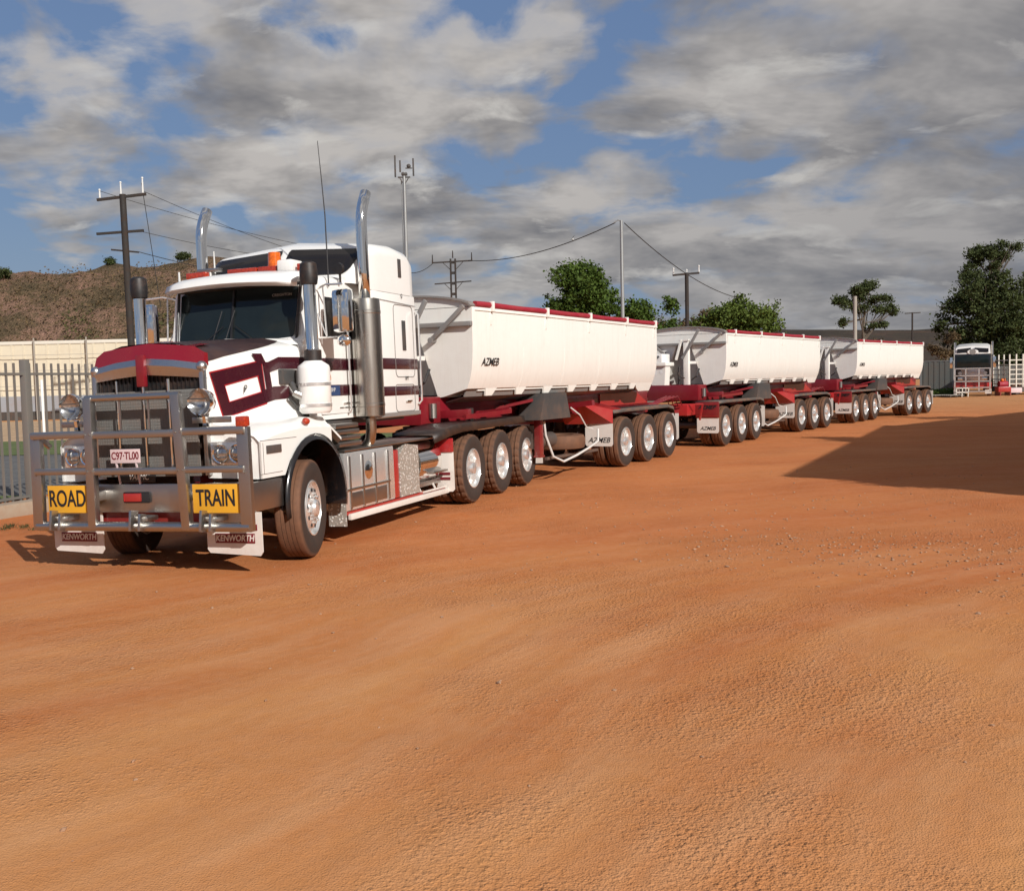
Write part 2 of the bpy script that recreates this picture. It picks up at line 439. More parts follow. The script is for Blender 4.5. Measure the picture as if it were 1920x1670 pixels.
def ground_z(x, y):
    d = math.hypot(x, y-2)
    f = min(1, 60/max(d, 1))
    # keep it level where the vehicles stand
    return f*(.022*noise.noise(Vector((x*.35, y*.35, 0))) + .014*noise.noise(Vector((x*1.1, y*1.1, 3))) + .008*noise.noise(Vector((x*3.1, y*3.1, 5)))) - .012
def build_ground():
    bm = bmesh.new()
    def axis(lo, hi, d0, g):
        vals = [0.0]; d = d0
        while vals[-1] < hi: vals.append(vals[-1]+d); d *= g
        neg = [0.0]; d = d0
        while neg[-1] > lo: neg.append(neg[-1]-d); d *= g
        return sorted(set(neg+vals))
    xs = axis(-1200, 1400, .16, 1.022); ys = [y+4 for y in axis(-300, 2500, .16, 1.022)]
    grid = [[bm.verts.new((x, y, ground_z(x, y) if y < 120 else 0)) for x in xs] for y in ys]
    for j in range(len(ys)-1):
        for i in range(len(xs)-1):
            bm.faces.new((grid[j][i], grid[j][i+1], grid[j+1][i+1], grid[j+1][i]))
    me = bpy.data.meshes.new('ground'); bm.to_mesh(me); bm.free(); me.materials.append(MATS['red_dirt']); me.shade_smooth()
    o = bpy.data.objects.new('ground', me); C.objects.link(o); struct(o)
build_ground()

# loose stones lying on the dirt: a scatter nobody could count
def stones():
    paint('stone', (.34, .20, .12), .9, 0, .6)
    mb = MB(); rnd = random.Random(3)
    def rock(x, y, r):
        z = ground_z(x, y)
        M = Matrix.Translation((x, y, z + r*.25)) @ Matrix.Rotation(rnd.random()*6, 4, 'Z') @ Matrix.Diagonal((1, .6+rnd.random()*.4, .5, 1))
        g = bmesh.ops.create_icosphere(mb.bm, subdivisions=1, radius=r, matrix=M)
        for v in g['verts']: v.co += Vector((rnd.uniform(-1,1), rnd.uniform(-1,1), rnd.uniform(-.5,.5)))*r*.22
    for _ in range(1700):
        # clusters: raked gravel to the right of centre, sparse elsewhere
        if rnd.random() < .55:
            t = rnd.random(); cx, cy = 2.0+t*3.6, 11.4-t*2.2
            x, y = rnd.gauss(cx, .9), rnd.gauss(cy, .75)
        elif rnd.random() < .4: x, y = rnd.gauss(3.6, 1.6), rnd.gauss(14, 1.2)
        else: x, y = rnd.uniform(-5, 9), rnd.uniform(3.5, 20)
        rock(x, y, abs(rnd.gauss(.006, .006))+.004)
    o = mb.build('gravel', 'stone', smooth=0); o['label'] = 'loose stones and clods scattered over the orange dirt'; o['category'] = 'gravel'; o['kind'] = 'stuff'
stones()

# ------------------------------------------------------------------ wheels
def tyre_mesh(kind):
    mb = MB(); w2 = .14; n = 96
    if kind == 'steer':
        prof = [(-w2+.012, .30), (-w2-.006, .36), (-w2-.012, .42), (-w2, .49), (-w2+.012, .512)]
        edges = [-.115, -.068, -.024, .024, .068, .115]
        for i in range(len(edges)-1):
            a, b2 = edges[i], edges[i+1]
            prof += [(a+.003, .521), (b2-.003, .521)]
            if i < len(edges)-2: prof += [(b2-.002, .509), (b2+.002, .509)]
        prof += [(w2-.012, .512), (w2, .49), (w2+.012, .42), (w2+.006, .36), (w2-.012, .30)]
        mb.lathe([(a, r) for a, r in prof], 72)
    else:
        prof = [(-w2+.012, .30), (-w2-.006, .36), (-w2-.012, .42), (-w2, .488), (-w2+.015, .510), (-.07, .522), (-.066, .508), (-.03, .508), (-.026, .523), (.026, .523), (.03, .508), (.066, .508), (.07, .522), (w2-.015, .510), (w2, .488), (w2+.012, .42), (w2+.006, .36), (w2-.012, .30)]
        rings = []
        for i, (a, r) in enumerate(prof):
            ring = []
            for k in range(n):
                rr = r
                if kind == 'drive' and 4 <= i <= 13 and (k % 4) in (0,): rr = r-.014
                if kind == 'drive' and i in (3, 14) and (k % 4) in (0,): rr = r-.008
                t = 2*PI*(k+(i % 3)*.15)/n
                ring.append(mb.bm.verts.new((a, math.cos(t)*rr, math.sin(t)*rr)))
            rings.append(ring)
        for A, B in zip(rings, rings[1:]):
            for k in range(n): mb.bm.faces.new((A[k], A[(k+1)%n], B[(k+1)%n], B[k]))
    return mb
def make_wheel(kind):
    """outer face towards +X, tyre centre at origin"""
    tm = tyre_mesh(kind)
    t = tm.build('wheel', 'rubber', smooth=35)
    mb = MB()
    if kind == 'steer':
        mb.lathe([(.118, .302), (.136, .298), (.138, .286), (.120, .276), (.10, .262), (.105, .235), (.128, .215), (.136, .175), (.130, .13), (.132, .12)], 48)
        mb.lathe([(-.12, .30), (-.1, .27), (.10, .262)], 48)
    else:
        mb.lathe([(.112, .302), (.134, .298), (.136, .286), (.118, .272), (.06, .258), (-.005, .245), (-.02, .225), (-.026, .17), (-.02, .125)], 48)
        mb.lathe([(-.12, .30), (-.1, .27), (-.02, .25)], 48)
    r = mb.build('rim', 'alloy_bright', t, smooth=35)
    hb = MB()
    base = .132 if kind == 'steer' else -.022
    end = base + (.055 if kind == 'steer' else .17)
    hb.lathe([(base, .125), (base+.03, .12), (end-.03, .095), (end-.005, .085), (end, .06), (end+.004, .001)], 28)
    for k in range(10):
        a = 2*PI*k/10
        hb.cyl((base-.006, math.cos(a)*.155, math.sin(a)*.155), (base+.03, math.cos(a)*.155, math.sin(a)*.155), .015, .012, 8)
    hb.build('hub', 'alloy_bright', t, smooth=30)
    hole = MB()
    for k in range(10):
        a = 2*PI*(k+.5)/10; x = .133 if kind == 'steer' else -.0215
        hole.disc((x+.002, math.cos(a)*.195, math.sin(a)*.195), .024, (1,0,0), 14)
    hole.build('vent_hole', 'ink', t, smooth=0)
    return t
W = {k: make_wheel(k) for k in ('steer', 'drive', 'trailer')}
def put_wheel(kind, parent, x, y, z=.523, side=1):
    c = copy_tree(W[kind], parent); c.location = (x, y, z)
    c.rotation_euler = (random.uniform(0, 6.28), 0, 0 if side > 0 else PI)
    return c
def axle_set(parent, ys, kind, inner=True):
    ax = MB()
    for y in ys:
        put_wheel(kind, parent, 1.105, y)
        if inner: put_wheel(kind, parent, .79, y)
        put_wheel(kind, parent, -1.105, y, side=-1)
        ax.cyl((-1.0, y, .52), (1.0, y, .52), .075, n=12)
        for s in (-1, 1):
            ax.box(s*.42-.05, s*.42+.05, y-.5, y+.5, .66, .74)
            ax.cyl((s*.42, y+.25, .55), (s*.42, y+.25, .95), .12, n=14)
            ax.cyl((s*.62, y, .52), (s*.68, y, .52), .22, n=18)
    ax.build('axle_group', 'dark_grey', parent)
    hs_ = MB()
    for y in ys:
        hs_.tube([(.42, y-.35, .95), (.50, y-.2, .80), (.60, y-.05, .72), (.64, y+.05, .60)], .012, 6)
    hs_.build('brake_hose', 'black', parent)

# ------------------------------------------------------------------ prime mover
PM = thing('prime_mover', 'white and maroon bonneted truck with bull bar and yellow signs, heading the road train', 'truck',
           (-3.288, 11.105, -.02), (0, -.0202, -.3278))
def V3(*a): return Vector(a)

def prime_mover(P):
    # chassis
    m = MB()
    for s in (-1, 1): m.box(s*.43-.045, s*.43+.045, -.9, 8.1, .72, .99, .01)
    for y in (1.0, 2.4, 3.9, 5.4, 6.8, 8.0): m.box(-.4, .4, y-.06, y+.06, .76, .95)
    m.cyl((0, 1.5, .8), (0, 6.5, .7), .07)
    m.build('chassis', 'deep_red', P)
    m = MB(); m.cyl((0, 6.1, 1.06), (0, 6.1, 1.14), .48, n=28); m.box(-.5, .5, 5.6, 6.6, .98, 1.06, .02)
    m.build('turntable', 'black', P)
    # engine block / firewall so nothing shows through
    m = MB(); m.box(-.5, .5, -.7, .9, .75, 1.9, .03); m.box(-.85, .85, .55, .62, .95, 2.3); m.build('engine', 'dark_grey', P)

    # ---- bonnet with fenders: cross sections along Y
    def sec(y):
        t = (y + .97)/1.45; t = max(0, min(1, t))
        zc = 2.31 + .09*t; xe = .655 + .275*t; ze = 2.20 + .07*t
        
        cz = .08 + max(0, .66**2 - (y-.08)**2)**.5 + .53      # arch over the steer wheel
        if abs(y-.08) >= .655: cz = .93
        cz = max(cz, .93)
        fo = 1.21
        zs = 1.34 + .10*max(0, 1-((y-.0)/.95)**2)          # outer shoulder
        zi = 1.52 + .03*t
        zs = max(zs, cz+.045)
        pts = [(0, zc), (xe*.5, zc-.015), (xe-.14, ze+.045), (xe-.045, ze-.005), (xe-.01, ze-.06), (xe, ze-.13), (xe+.005, (ze+zi)/2-.04), (xe+.008, zi+.04), (xe+.06, zi-.04), ((xe+fo)/2+.04, (zi+zs)/2-.0), (fo-.05, zs), (fo, zs-.05), (fo, (zs+cz)/2-.02), (fo, cz), (fo-.04, cz-.002), (.62, cz+.02)]
        return pts
    ys = [-.97, -.93, -.85, -.7, -.575, -.5, -.4, -.25, -.1, .08, .25, .4, .5]
    m = MB()
    for s in (1, -1):
        rings = []
        for y in ys:
            yy = y
            ring = []
            for i, (x, z) in enumerate(sec(y)):
                dy = 0
                if y < -.9 and i >= 9: dy = .0 - (.04 if y > -.95 else 0)
                # front of the fender rounds off towards the outside
                if y <= -.85 and i in (10, 11, 12, 13, 14): dy += .05*(1 if y < -.95 else .4)
                ring.append(m.bm.verts.new((s*x, yy+dy, z)))
            rings.append(ring)
        for A, B in zip(rings, rings[1:]):
            for k in range(len(A)-1): m.bm.faces.new((A[k], A[k+1], B[k+1], B[k]))
        # fender front panel
        A = rings[0]
        m.bm.faces.new([A[k] for k in range(7, 16)])
    o = m.build('bonnet', 'white', P, smooth=38)
    # fender tail behind the wheel
    for s in (1, -1):
        m = MB(); m.poly([(s*.95, .48, 1.50), (s*1.2, .48, 1.40), (s*1.2, .74, 1.24), (s*1.12, .80, 1.20), (s*.95, .6, 1.46)], .03, (0, 0, -1))
        m.build('fender_tip', 'white', P)
    # black wheel-arch flare
    for s in (1, -1):
        m = MB()
        A, B, D = [], [], []
        for k in range(25):
            a = R(-12 + 204*k/24 ) 
            c, q = math.cos(a), math.sin(a)
            cy, cz = .09, .62
            A.append(m.bm.verts.new((s*1.235, cy+c*.655, cz+q*.70)))
            B.append(m.bm.verts.new((s*1.25, cy+c*.60, cz+q*.64)))
            D.append(m.bm.verts.new((s*.80, cy+c*.62, cz+q*.66)))
        for k in range(24):
            m.bm.faces.new((A[k], A[k+1], B[k+1], B[k])); m.bm.faces.new((B[k], B[k+1], D[k+1], D[k]))
        m.build('wheel_arch', 'black_gloss', P, smooth=50, solid=.012)
    # maroon bonnet nose and dark centre stripe
    m = MB()
    def edge(y, w, off=.010):
        p = sec(y); k = min(4, int(w)); f = w-k
        x = p[k][0]+(p[k+1][0]-p[k][0])*f; z = p[k][1]+(p[k+1][1]-p[k][1])*f
        return x + (off if w > 2.5 else off*.3), z + (off if w < 4 else off*.4)
    st = [-.972, -.85, -.7, -.575, -.5, -.4, -.25, -.1, .08, .25, .4]
    def wmax(y): return max(1.6, 4.6 - (y+.97)/1.2*2.7)
    for s in (1, -1):
        for y0, y1 in zip(st, st[1:]):
            for k in range(14):
                def pt(u, y):
                    x, z = edge(y, u*wmax(y)); return (s*x, y, z)
                m.face([pt(k/14, y0), pt((k+1)/14, y0), pt((k+1)/14, y1), pt(k/14, y1)])
    m.build('bonnet_stripe', 'stripe_dark', P, smooth=60)
    m = MB()
    for s in (1, -1):
        m.face([(0, -.98, 2.315), (s*.30, -.975, 2.290), (s*.55, -.972, 2.262), (s*.55, -.72, 2.29), (s*.3, -.71, 2.320), (0, -.70, 2.345)])
        m.face([(0, -.98, 2.315), (0, -1.055, 2.165), (s*.35, -1.04, 2.135), (s*.30, -.975, 2.290)])
        m.face([(s*.30, -.975, 2.290), (s*.35, -1.04, 2.135), (s*.665, -1.0, 2.085), (s*.655, -.965, 2.20), (s*.55, -.972, 2.262)])
        m.face([(s*.665, -1.0, 2.085), (s*.655, -.965, 2.20), (s*.668, -.93, 2.19), (s*.672, -.93, 2.07)])
    m.build('nose_panel', 'nose_red', P, smooth=20)
    # chrome grille surround: peaked lintel + sides
    m = MB()
    for s in (1, -1):
        A = [(0, -1.065, 2.165), (s*.35, -1.05, 2.135), (s*.67, -1.01, 2.085)]
        B = [(0, -1.095, 2.10), (s*.35, -1.08, 2.07), (s*.68, -1.03, 2.02)]
        D = [(0, -1.07, 2.0), (s*.35, -1.055, 1.975), (s*.67, -1.01, 1.945)]
        for k in range(2):
            m.face([A[k], A[k+1], B[k+1], B[k]]); m.face([B[k], B[k+1], D[k+1], D[k]])
            m.face([A[k], A[k+1], (A[k+1][0], -.95, A[k+1][2]), (A[k][0], -.95, A[k][2])]); m.face([D[k], D[k+1], (D[k+1][0], -.95, D[k+1][2]), (D[k][0], -.95, D[k][2])])
        m.bar((s*.645, -1.0, 2.10), (s*.655, -1.0, .98), .05, .06, bev=.01)
        m.sphere((s*.64, -1.0, 2.06), .055)
    m.build('grille_surround', 'lintel_metal', P, smooth=35)
    m = MB()
    m.box(-.62, .62, -.985, -.93, .98, 2.06)
    for k in range(25):
        x = -.6 + k*.05
        m.box(x-.006, x+.006, -1.0, -.985, 1.0, 2.02)
    m.build('grille', 'black', P)
    m = MB()
    m.box(-.62, .60, -1.06, -1.045, .98, 1.84, .004)
    for k in range(40): m.box(-.615+k*.031, -.611+k*.031, -1.0625, -1.060, .99, 1.83)
    for k in range(27): m.box(-.61, .59, -1.0635, -1.0625, 1.0+k*.031, 1.004+k*.031)
    m.build('insect_screen', 'screen_mesh', P)
    m = MB()
    for x in (-.32, 0, .30): m.cyl((x, -1.085, 1.02), (x, -1.085, 1.95), .014, n=8)
    m.build('grille_bar', 'chrome', P)
    m = MB(); m.box(-.05, .05, -1.125, -1.07, 1.88, 2.20, .015); m.build('bonnet_badge', 'deep_red', P)

    # ---- bonnet decals on the near side
    def hs(y, z, off=.010):                       # point on the bonnet side
        t = (y+.97)/1.45; x = .655+.275*t + off
        return (x, y, z)
    def hpoly(mb, pts, th=.003, off=.010):
        P_ = [hs(y, z, off) for y, z in pts]
        mb.poly(P_, th, (1, -.19, 0))
    m = MB()
    O_ = [(-.92, 1.99), (-.21, 2.11), (-.16, 1.67), (-.77, 1.54)]
    I_ = [(-.74, 1.87), (-.26, 1.96), (-.22, 1.78), (-.69, 1.69)]
    for k in range(4):
        a, b2, c, d = O_[k], O_[(k+1)%4], I_[(k+1)%4], I_[k]
        hpoly(m, [a, b2, c, d])
    hpoly(m, [(-.34, 2.19), (-.20, 2.19), (-.14, 2.09), (-.26, 2.07)], off=.0125)
    hpoly(m, [(-.14, 2.09), (.05, 2.155), (.46, 2.155), (.46, 2.03), (.05, 2.03), (-.14, 1.98)], off=.0125)
    hpoly(m, [(-.22, 1.80), (-.04, 1.84), (-.02, 1.70), (-.17, 1.67)], off=.0135)
    hpoly(m, [(-.05, 1.84), (.44, 1.84), (.44, 1.72), (-.02, 1.70)], off=.0150)
    hpoly(m, [(-.19, 2.10), (-.11, 2.10), (-.05, 1.70), (-.14, 1.70)], off=.0165)
    m.build('side_decal', 'maroon', P, smooth=0)
    m = MB()
    for Q, w in ((O_, .012), (I_, -.010)):
        cy_ = sum(p[0] for p in Q)/4; cz_ = sum(p[1] for p in Q)/4
        E_ = [(y + w*(1 if y > cy_ else -1), z + w*(1 if z > cz_ else -1)) for y, z in Q]
        for k in range(4): hpoly(m, [Q[k], Q[(k+1)%4], E_[(k+1)%4], E_[k]], .003, .0105)
    m.build('pinstripe', 'red', P, smooth=0)
    m = MB(); m.box(.84, .905, .05, .44, 1.86, 2.02, .01, ); m.build('bonnet_vent', 'dark_grey', P)
    text('badge_letter', 'P', .11, 'ink', P, (.785, -.49, 1.82), (R(90), 0, R(79)), .8, .2)
    # bonnet catch
    m = MB(); m.bar((.93, .12, 1.72), (.97, .26, 1.60), .035, .03); m.bar((.97, .24, 1.62), (1.0, .36, 1.50), .05, .03); m.build('bonnet_catch', 'black', P)

    # ---- headlights and lamps
    for s in (1, -1):
        m = MB(); m.box(s*.90-.20, s*.90+.20, -1.02, -.965, 1.08, 1.31, .012)
        h = m.build('headlight', 'alloy_bright', P)
        for dx in (-.08, .11):
            b_ = MB(); Mx = Matrix.Translation((s*(.90)+dx, -1.02, 1.19)) @ Matrix.Rotation(R(-90), 4, 'Z')
            b_.lathe([(-.005, .095), (.02, .09), (.015, .08), (-.002, .05), (-.004, .001)], 28, 'X', Mx)
            b_.build('lamp_reflector', 'chrome', h)
            l_ = MB(); l_.lathe([(.012, .082), (.026, .06), (.032, .03), (.034, .001)], 24, 'X', Mx); l_.build('lamp_glass', 'lens_clear', h)
    for s in (1, -1):
        m = MB(); c = Vector((s*.77, -1.20, 1.71)); Mx = Matrix.Translation(c) @ Matrix.Rotation(R(-90), 4, 'Z')
        m.lathe([(.05, .120), (.06, .130), (.03, .134), (-.06, .11), (-.12, .06), (-.13, .001)], 32, 'X', Mx)
        m.bar((c.x, c.y+.02, c.z-.14), (c.x, c.y+.04, 1.45), .035)
        d = m.build('driving_light', 'chrome', P)
        g = MB(); g.lathe([(.050, .120), (.020, .09), (-.005, .05), (-.012, .001)], 28, 'X', Mx); g.build('lamp_glass', 'lens_clear', d)
        b_ = MB()
        b_.bar((c.x-.11, c.y-.078, c.z+.03), (c.x+.11, c.y-.078, c.z+.03), .02, .012)
        b_.build('lamp_bar', 'dark_grey', d)
    # ---- bumper
    m = MB()
    m.box(-1.18, 1.18, -1.10, -1.02, .62, .91, .012)
    for s in (1, -1): m.box(s*1.18-.03, s*1.18+.03, -1.10, -.55, .62, .91, .012)
    m.build('bumper', 'alloy', P)
    m = MB(); m.box(-1.1, 1.1, -1.02, -.96, .48, .62); m.build('valance', 'deep_red', P)
    m = MB(); m.box(-.30, .02, -1.118, -1.10, .72, .83, .02); m.build('tow_recess', 'ink', P)
    m = MB(); m.box(-.29, -.08, -1.122, -1.117, .735, .82, .01); m.build('tow_pin', 'red', P)
    # ---- bull bar
    m = MB(); T = .062
    def alu(a, b2, w=.062, h=.09): m.bar(a, b2, w, h, bev=.012)
    yb = -1.26
    for s in (1, -1):
        alu((s*.52, yb-.01, 1.80), (s*.56, yb, .47), .10, .075)
        m.bar((s*1.235, yb+.02, 1.46), (s*1.245, yb, .46), .13, .06, bev=.012, up=(0, 1, 0))
        alu((s*1.235, yb+.02, 1.44), (s*1.20, -1.10, 1.30), .05, .05)
        # stays back to the bumper
        alu((s*.56, yb, .80), (s*.56, -1.06, .80), .06, .1)
    def rail(x0, x1, z, h=.065, y=yb):
        m.bar((x0, y, z), (x1, y, z), .075, h, bev=.018)
    m.cyl((-.56, yb, 1.785), (.56, yb, 1.785), .036, n=14)
    rail(-1.27, -.54, 1.43, .075); rail(-.54, .54, 1.42, .075); rail(.54, 1.27, 1.43, .075)
    rail(-1.25, -.56, 1.06); rail(-.56, .56, 1.055, .07); rail(.56, 1.25, 1.06)
    m.cyl((-1.27, yb+.01, .50), (1.27, yb+.01, .50), .048, n=14)
    for s in (1, -1):
        for z in (1.06, 1.43):
            for dx in (-.03, .03): m.cyl((s*.54+dx, yb-.055, z), (s*.54+dx, yb-.035, z), .011, n=6)
            m.cyl((s*1.24, yb-.035, z-.03), (s*1.24, yb-.02, z-.03), .012, n=6)
    m.build('bull_bar', 'alloy', P)
    for s in (1, -1):
        m = MB(); m.box(s*.80-.22, s*.80+.22, -1.12, -1.10, 1.50, 1.56, .004); m.build('lamp_shelf', 'alloy', P)
        m = MB(); m.bar((s*.17, yb+.02, 1.43), (s*.17, yb+.02, 1.78), .018, .012); m.build('bull_bar_rod', 'alloy', P)
    for x in (-.98, 0.0, .82):
        m = MB(); m.bar((x-.05, yb-.05, .46), (x-.05, yb-.02, .665), .03, .11, bev=.008); m.bar((x+.05, yb-.05, .46), (x+.05, yb-.02, .63), .03, .09, bev=.008)
        m.box(x-.10, x+.10, yb-.01, -1.10, .55, .60, .01)
        m.build('tow_bracket', 'alloy', P)
    m = MB(); m.box(1.18, 1.29, yb-.03, yb+.06, 1.46, 1.56, .018); m.build('marker_light', 'lens_red', P)
    m = MB(); m.sphere((1.2, -.02, 1.455), .05, (.8, 1, .8)); m.build('fender_light', 'lens_red', P)
    m = MB(); m.box(1.212, 1.222, -.83, -.56, 1.17, 1.25, .003); m.build('side_lamp', 'dark_grey', P)
    m = MB()
    for z0, z1, y0, y1 in ((.97, .975, -.95, -.55), (1.30, 1.305, -.93, -.25)): m.box(1.209, 1.2125, y0, y1, z0, z1)
    m.box(1.209, 1.2125, -.885, -.88, .97, 1.28); m.build('panel_gap', 'dark_grey', P)
    # signs
    for x0, x1, s in ((-1.135, -.645, 'ROAD'), (.625, 1.15, 'TRAIN')):
        m = MB(); m.box(x0, x1, -1.245, -1.23, .635, .915, .004)
        sg = m.build('sign_board', 'yellow', P); sg['label'] = 'yellow sign board reading ' + s
        text('lettering', s, .235 if s == 'ROAD' else .225, 'ink', sg, ((x0+x1)/2, -1.2475, .775), FRONT, .70 if s == 'ROAD' else .68, 0, .001, .004)
    m = MB(); m.box(-.36, 0.0, -1.20, -1.19, 1.13, 1.27, .005)
    for x in (-.30, -.06): m.bar((x, -1.19, 1.14), (x+.02, -1.17, .92), .015)
    pl = m.build('number_plate', 'plate_pink', P)
    text('lettering', 'C97·TL00', .105, 'ink_red', pl, (-.18, -1.2015, 1.20), FRONT, .78, 0, .001, .002)
    m = MB(); m.box(-.34, .10, -1.115, -1.10, .925, 1.035, .004); bd = m.build('bumper_badge', 'ink', P)
    text('lettering', 'VAFMC', .085, 'insulator', bd, (-.10, -1.117, .98), FRONT, .9, .3, .001)
    # front mud flaps below the bumper
    for s in (1, -1):
        x0, x1 = sorted((s*.63, s*1.26))
        m = MB(); m.poly([(x0, -1.06, .62), (x0, -1.06, .25), (x0+.03, -1.06, .215), (x1-.03, -1.06, .19), (x1, -1.06, .23), (x1, -1.06, .62)], .012, (0, 1, 0))
        f = m.build('mud_flap', 'white_flap', P)
        m = MB(); m.box(x0+.10, x1-.08, -1.068, -1.062, .315, .41, .002); m.box(x0+.05, x1-.05, -1.066, -1.061, .44, .50, .001)
        m.build('flap_stripe', 'ink_red', f)
        text('lettering', 'KENWORTH', .085, 'white_flap', f, ((x0+x1)/2+.01, -1.0705, .362), FRONT, .9, .15, .001, .002)
        m = MB(); m.poly([(s*.92, .86, .70), (s*.92, .86, .20), (s*1.15, .86, .20), (s*1.15, .86, .70)], .01, (0, 1, 0)); m.build('mud_flap', 'chequer', P)
    # steer wheels
    for s in (1, -1):
        wh = put_wheel('steer', P, s*1.075, 0, .523, s); wh.rotation_euler.z += R(14)
    m = MB(); m.cyl((-.95, 0, .52), (.95, 0, .52), .07, n=12); m.box(-.42, .42, -.3, .3, .6, .75); m.build('steer_axle', 'dark_grey', P)

    # ---- cab
    m = MB()
    def ring(y, hw, z0, z1, r, crown=0.0, n=5):
        pts = [(-hw, y, z0)]
        for k in range(n+1):
            a = R(180 - 90*k/n); pts.append((-hw+r+math.cos(a)*r, y, z1-r+math.sin(a)*r))
        pts.append((0, y, z1+crown))
        for k in range(n+1):
            a = R(90 - 90*k/n); pts.append((hw-r+math.cos(a)*r, y, z1-r+math.sin(a)*r))
        pts.append((hw, y, z0))
        return pts
    secs = [ring(.52, .90, 1.44, 2.36, .05), ring(.60, .905, 1.44, 2.42, .05), ring(.74, .92, 1.44, 3.02, .08, .03), ring(.86, .93, 1.44, 3.09, .10, .05), ring(1.3, .94, 1.44, 3.13, .11, .05), ring(1.86, .94, 1.44, 3.14, .11, .05)]
    m.loft(secs)
    m.build('cab', 'white', P, smooth=40)
    # visor
    m = MB()
    S1 = []
    for (y, z, hw) in [(.43, 2.955, .84), (.40, 2.99, .86), (.44, 3.05, .86), (.60, 3.11, .86), (.86, 3.15, .86)]:
        S1.append([(-hw-.03*(y-.4), y+.08, z)] + [(-hw+2*hw*k/10, y - .06*math.sin(PI*k/10), z+.035*math.sin(PI*k/10)) for k in range(1, 10)] + [(hw+.03, y+.08, z)])
    m.loft(S1, caps=False)
    m.build('sun_visor', 'white', P, smooth=50, solid=.02)
    # windscreen: slightly curved dark pane with centre bar
    m = MB()
    rows = []
    for t in (0, .06, .5, .94, 1):
        z = 2.385 + t*.60; y = .565 + t*.12; hw = .765 + .025*t - (.05 if t in (0, 1) else 0)
        rows.append([(-hw+2*hw*k/16, y + .0 - .035*math.cos((k/16-.5)*PI) , z) for k in range(17)])
    for A, B in zip(rows, rows[1:]):
        for k in range(16): m.face([A[k], A[k+1], B[k+1], B[k]])
    m.build('windscreen', 'windscreen', P, smooth=60)
    m = MB(); m.bar((-.03, .515, 2.39), (-.03, .635, 2.98), .022, .02); 
    m.build('windscreen_divider', 'ink', P)
    m = MB()
    for x0, x1 in ((-.40, -.15), (.30, .02)):
        m.bar((x0, .50, 2.37), (x1*.9, .535, 2.56), .009, .008)
        m.bar((x1-.12, .515, 2.41), (x1-.02, .575, 2.74), .006, .010)
    m.build('wiper', 'ink', P)
    text('visor_sticker', 'CREIGHTON', .045, 'timber_light', P, (.60, .628, 2.88), (R(79), 0, 0), 1, 0, .001)
    # pillar frame
    m = MB()
    fr = [(-.80, .555, 2.365), (.80, .555, 2.365), (.82, .68, 3.0), (-.82, .68, 3.0)]
    for k in range(4): m.cyl(fr[k], fr[(k+1)%4], .018, n=8)
    m.build('windscreen_seal', 'black', P)
    # cowl below the screen
    m = MB(); m.loft([[(-.93, .40, 2.18), (-.88, .44, 2.30), (0, .36, 2.40), (.88, .44, 2.30), (.93, .40, 2.18)], [(-.93, .62, 2.26), (-.86, .60, 2.37), (0, .52, 2.40), (.86, .60, 2.37), (.93, .62, 2.26)]], caps=False)
    m.build('cowl', 'white', P, smooth=40, solid=.01)
    # doors
    for s in (1, -1):
        x = s*.935
        m = MB(); m.box(min(x, x+s*.012), max(x, x+s*.012), .80, 1.72, 1.50, 2.98, .01)
        d = m.build('door', 'white', P)
        m = MB(); m.poly([(x+s*.012, .90, 2.38), (x+s*.012, 1.62, 2.38), (x+s*.012, 1.64, 2.86), (x+s*.012, .96, 2.86)], .004, (s, 0, 0))
        m.build('door_window', 'side_glass', d)
        m = MB()
        for z0, z1 in ((2.01, 2.15), (1.71, 1.84)): m.box(min(x+s*.010, x+s*.016), max(x+s*.010, x+s*.016), .56, 1.84, z0, z1, .001)
        m.build('stripe', 'maroon', d)
        m = MB(); m.bar((x+s*.02, 1.30, 1.62), (x+s*.02, 1.52, 1.62), .02, .02); m.box(min(x, x+s*.02), max(x, x+s*.02), 1.2, 1.62, 1.56, 1.575); m.build('handle', 'chrome', d)
        m = MB(); m.tube([(x+s*.03, 1.66, 1.70), (x+s*.06, 1.66, 1.74), (x+s*.06, 1.66, 2.34), (x+s*.03, 1.66, 2.38)], .012, 8); m.build('grab_rail', 'chrome', P)
    m = MB(); m.disc((.956, .96, 1.925), .062, (1, 0, 0), 24); dc = m.build('round_decal', 'decal_orange', P, smooth=0)
    m = MB(); m.box(.9565, .958, .92, 1.00, 1.905, 1.925); m.box(.9565, .958, .93, 1.01, 1.93, 1.945); m.build('decal_mark', 'ink', dc)
    m = MB(); m.box(.952, .957, .93, 1.22, 1.715, 1.83); db = m.build('door_decal', 'decal_blue', P, smooth=0)
    text('lettering', 'BHP', .07, 'insulator', db, (.9585, 1.05, 1.78), SIDE, .9, 0, .001)
    # ---- sleeper with raised roof
    m = MB()
    def sring(y, hw, z0, z1, r, crown): return ring(y, hw, z0, z1, r, crown, 6)
    secs = [sring(1.50, .96, 3.06, 3.13, .02, .02), sring(1.56, 1.00, 3.06, 3.20, .06, .02), sring(1.70, 1.07, 3.05, 3.40, .10, .04), sring(1.86, 1.10, 3.0, 3.54, .14, .07), sring(2.1, 1.11, 3.0, 3.60, .16, .09), sring(2.6, 1.11, 3.0, 3.63, .16, .09), sring(3.0, 1.11, 3.0, 3.60, .17, .08), sring(3.12, 1.10, 3.0, 3.53, .16, .07), sring(3.17, 1.07, 3.0, 3.44, .14, .05)]
    m.loft(secs)
    m.box(-1.11, 1.11, 1.87, 3.165, 1.40, 3.005, .03)
    sl_ = m.build('sleeper', 'white', P, smooth=35)
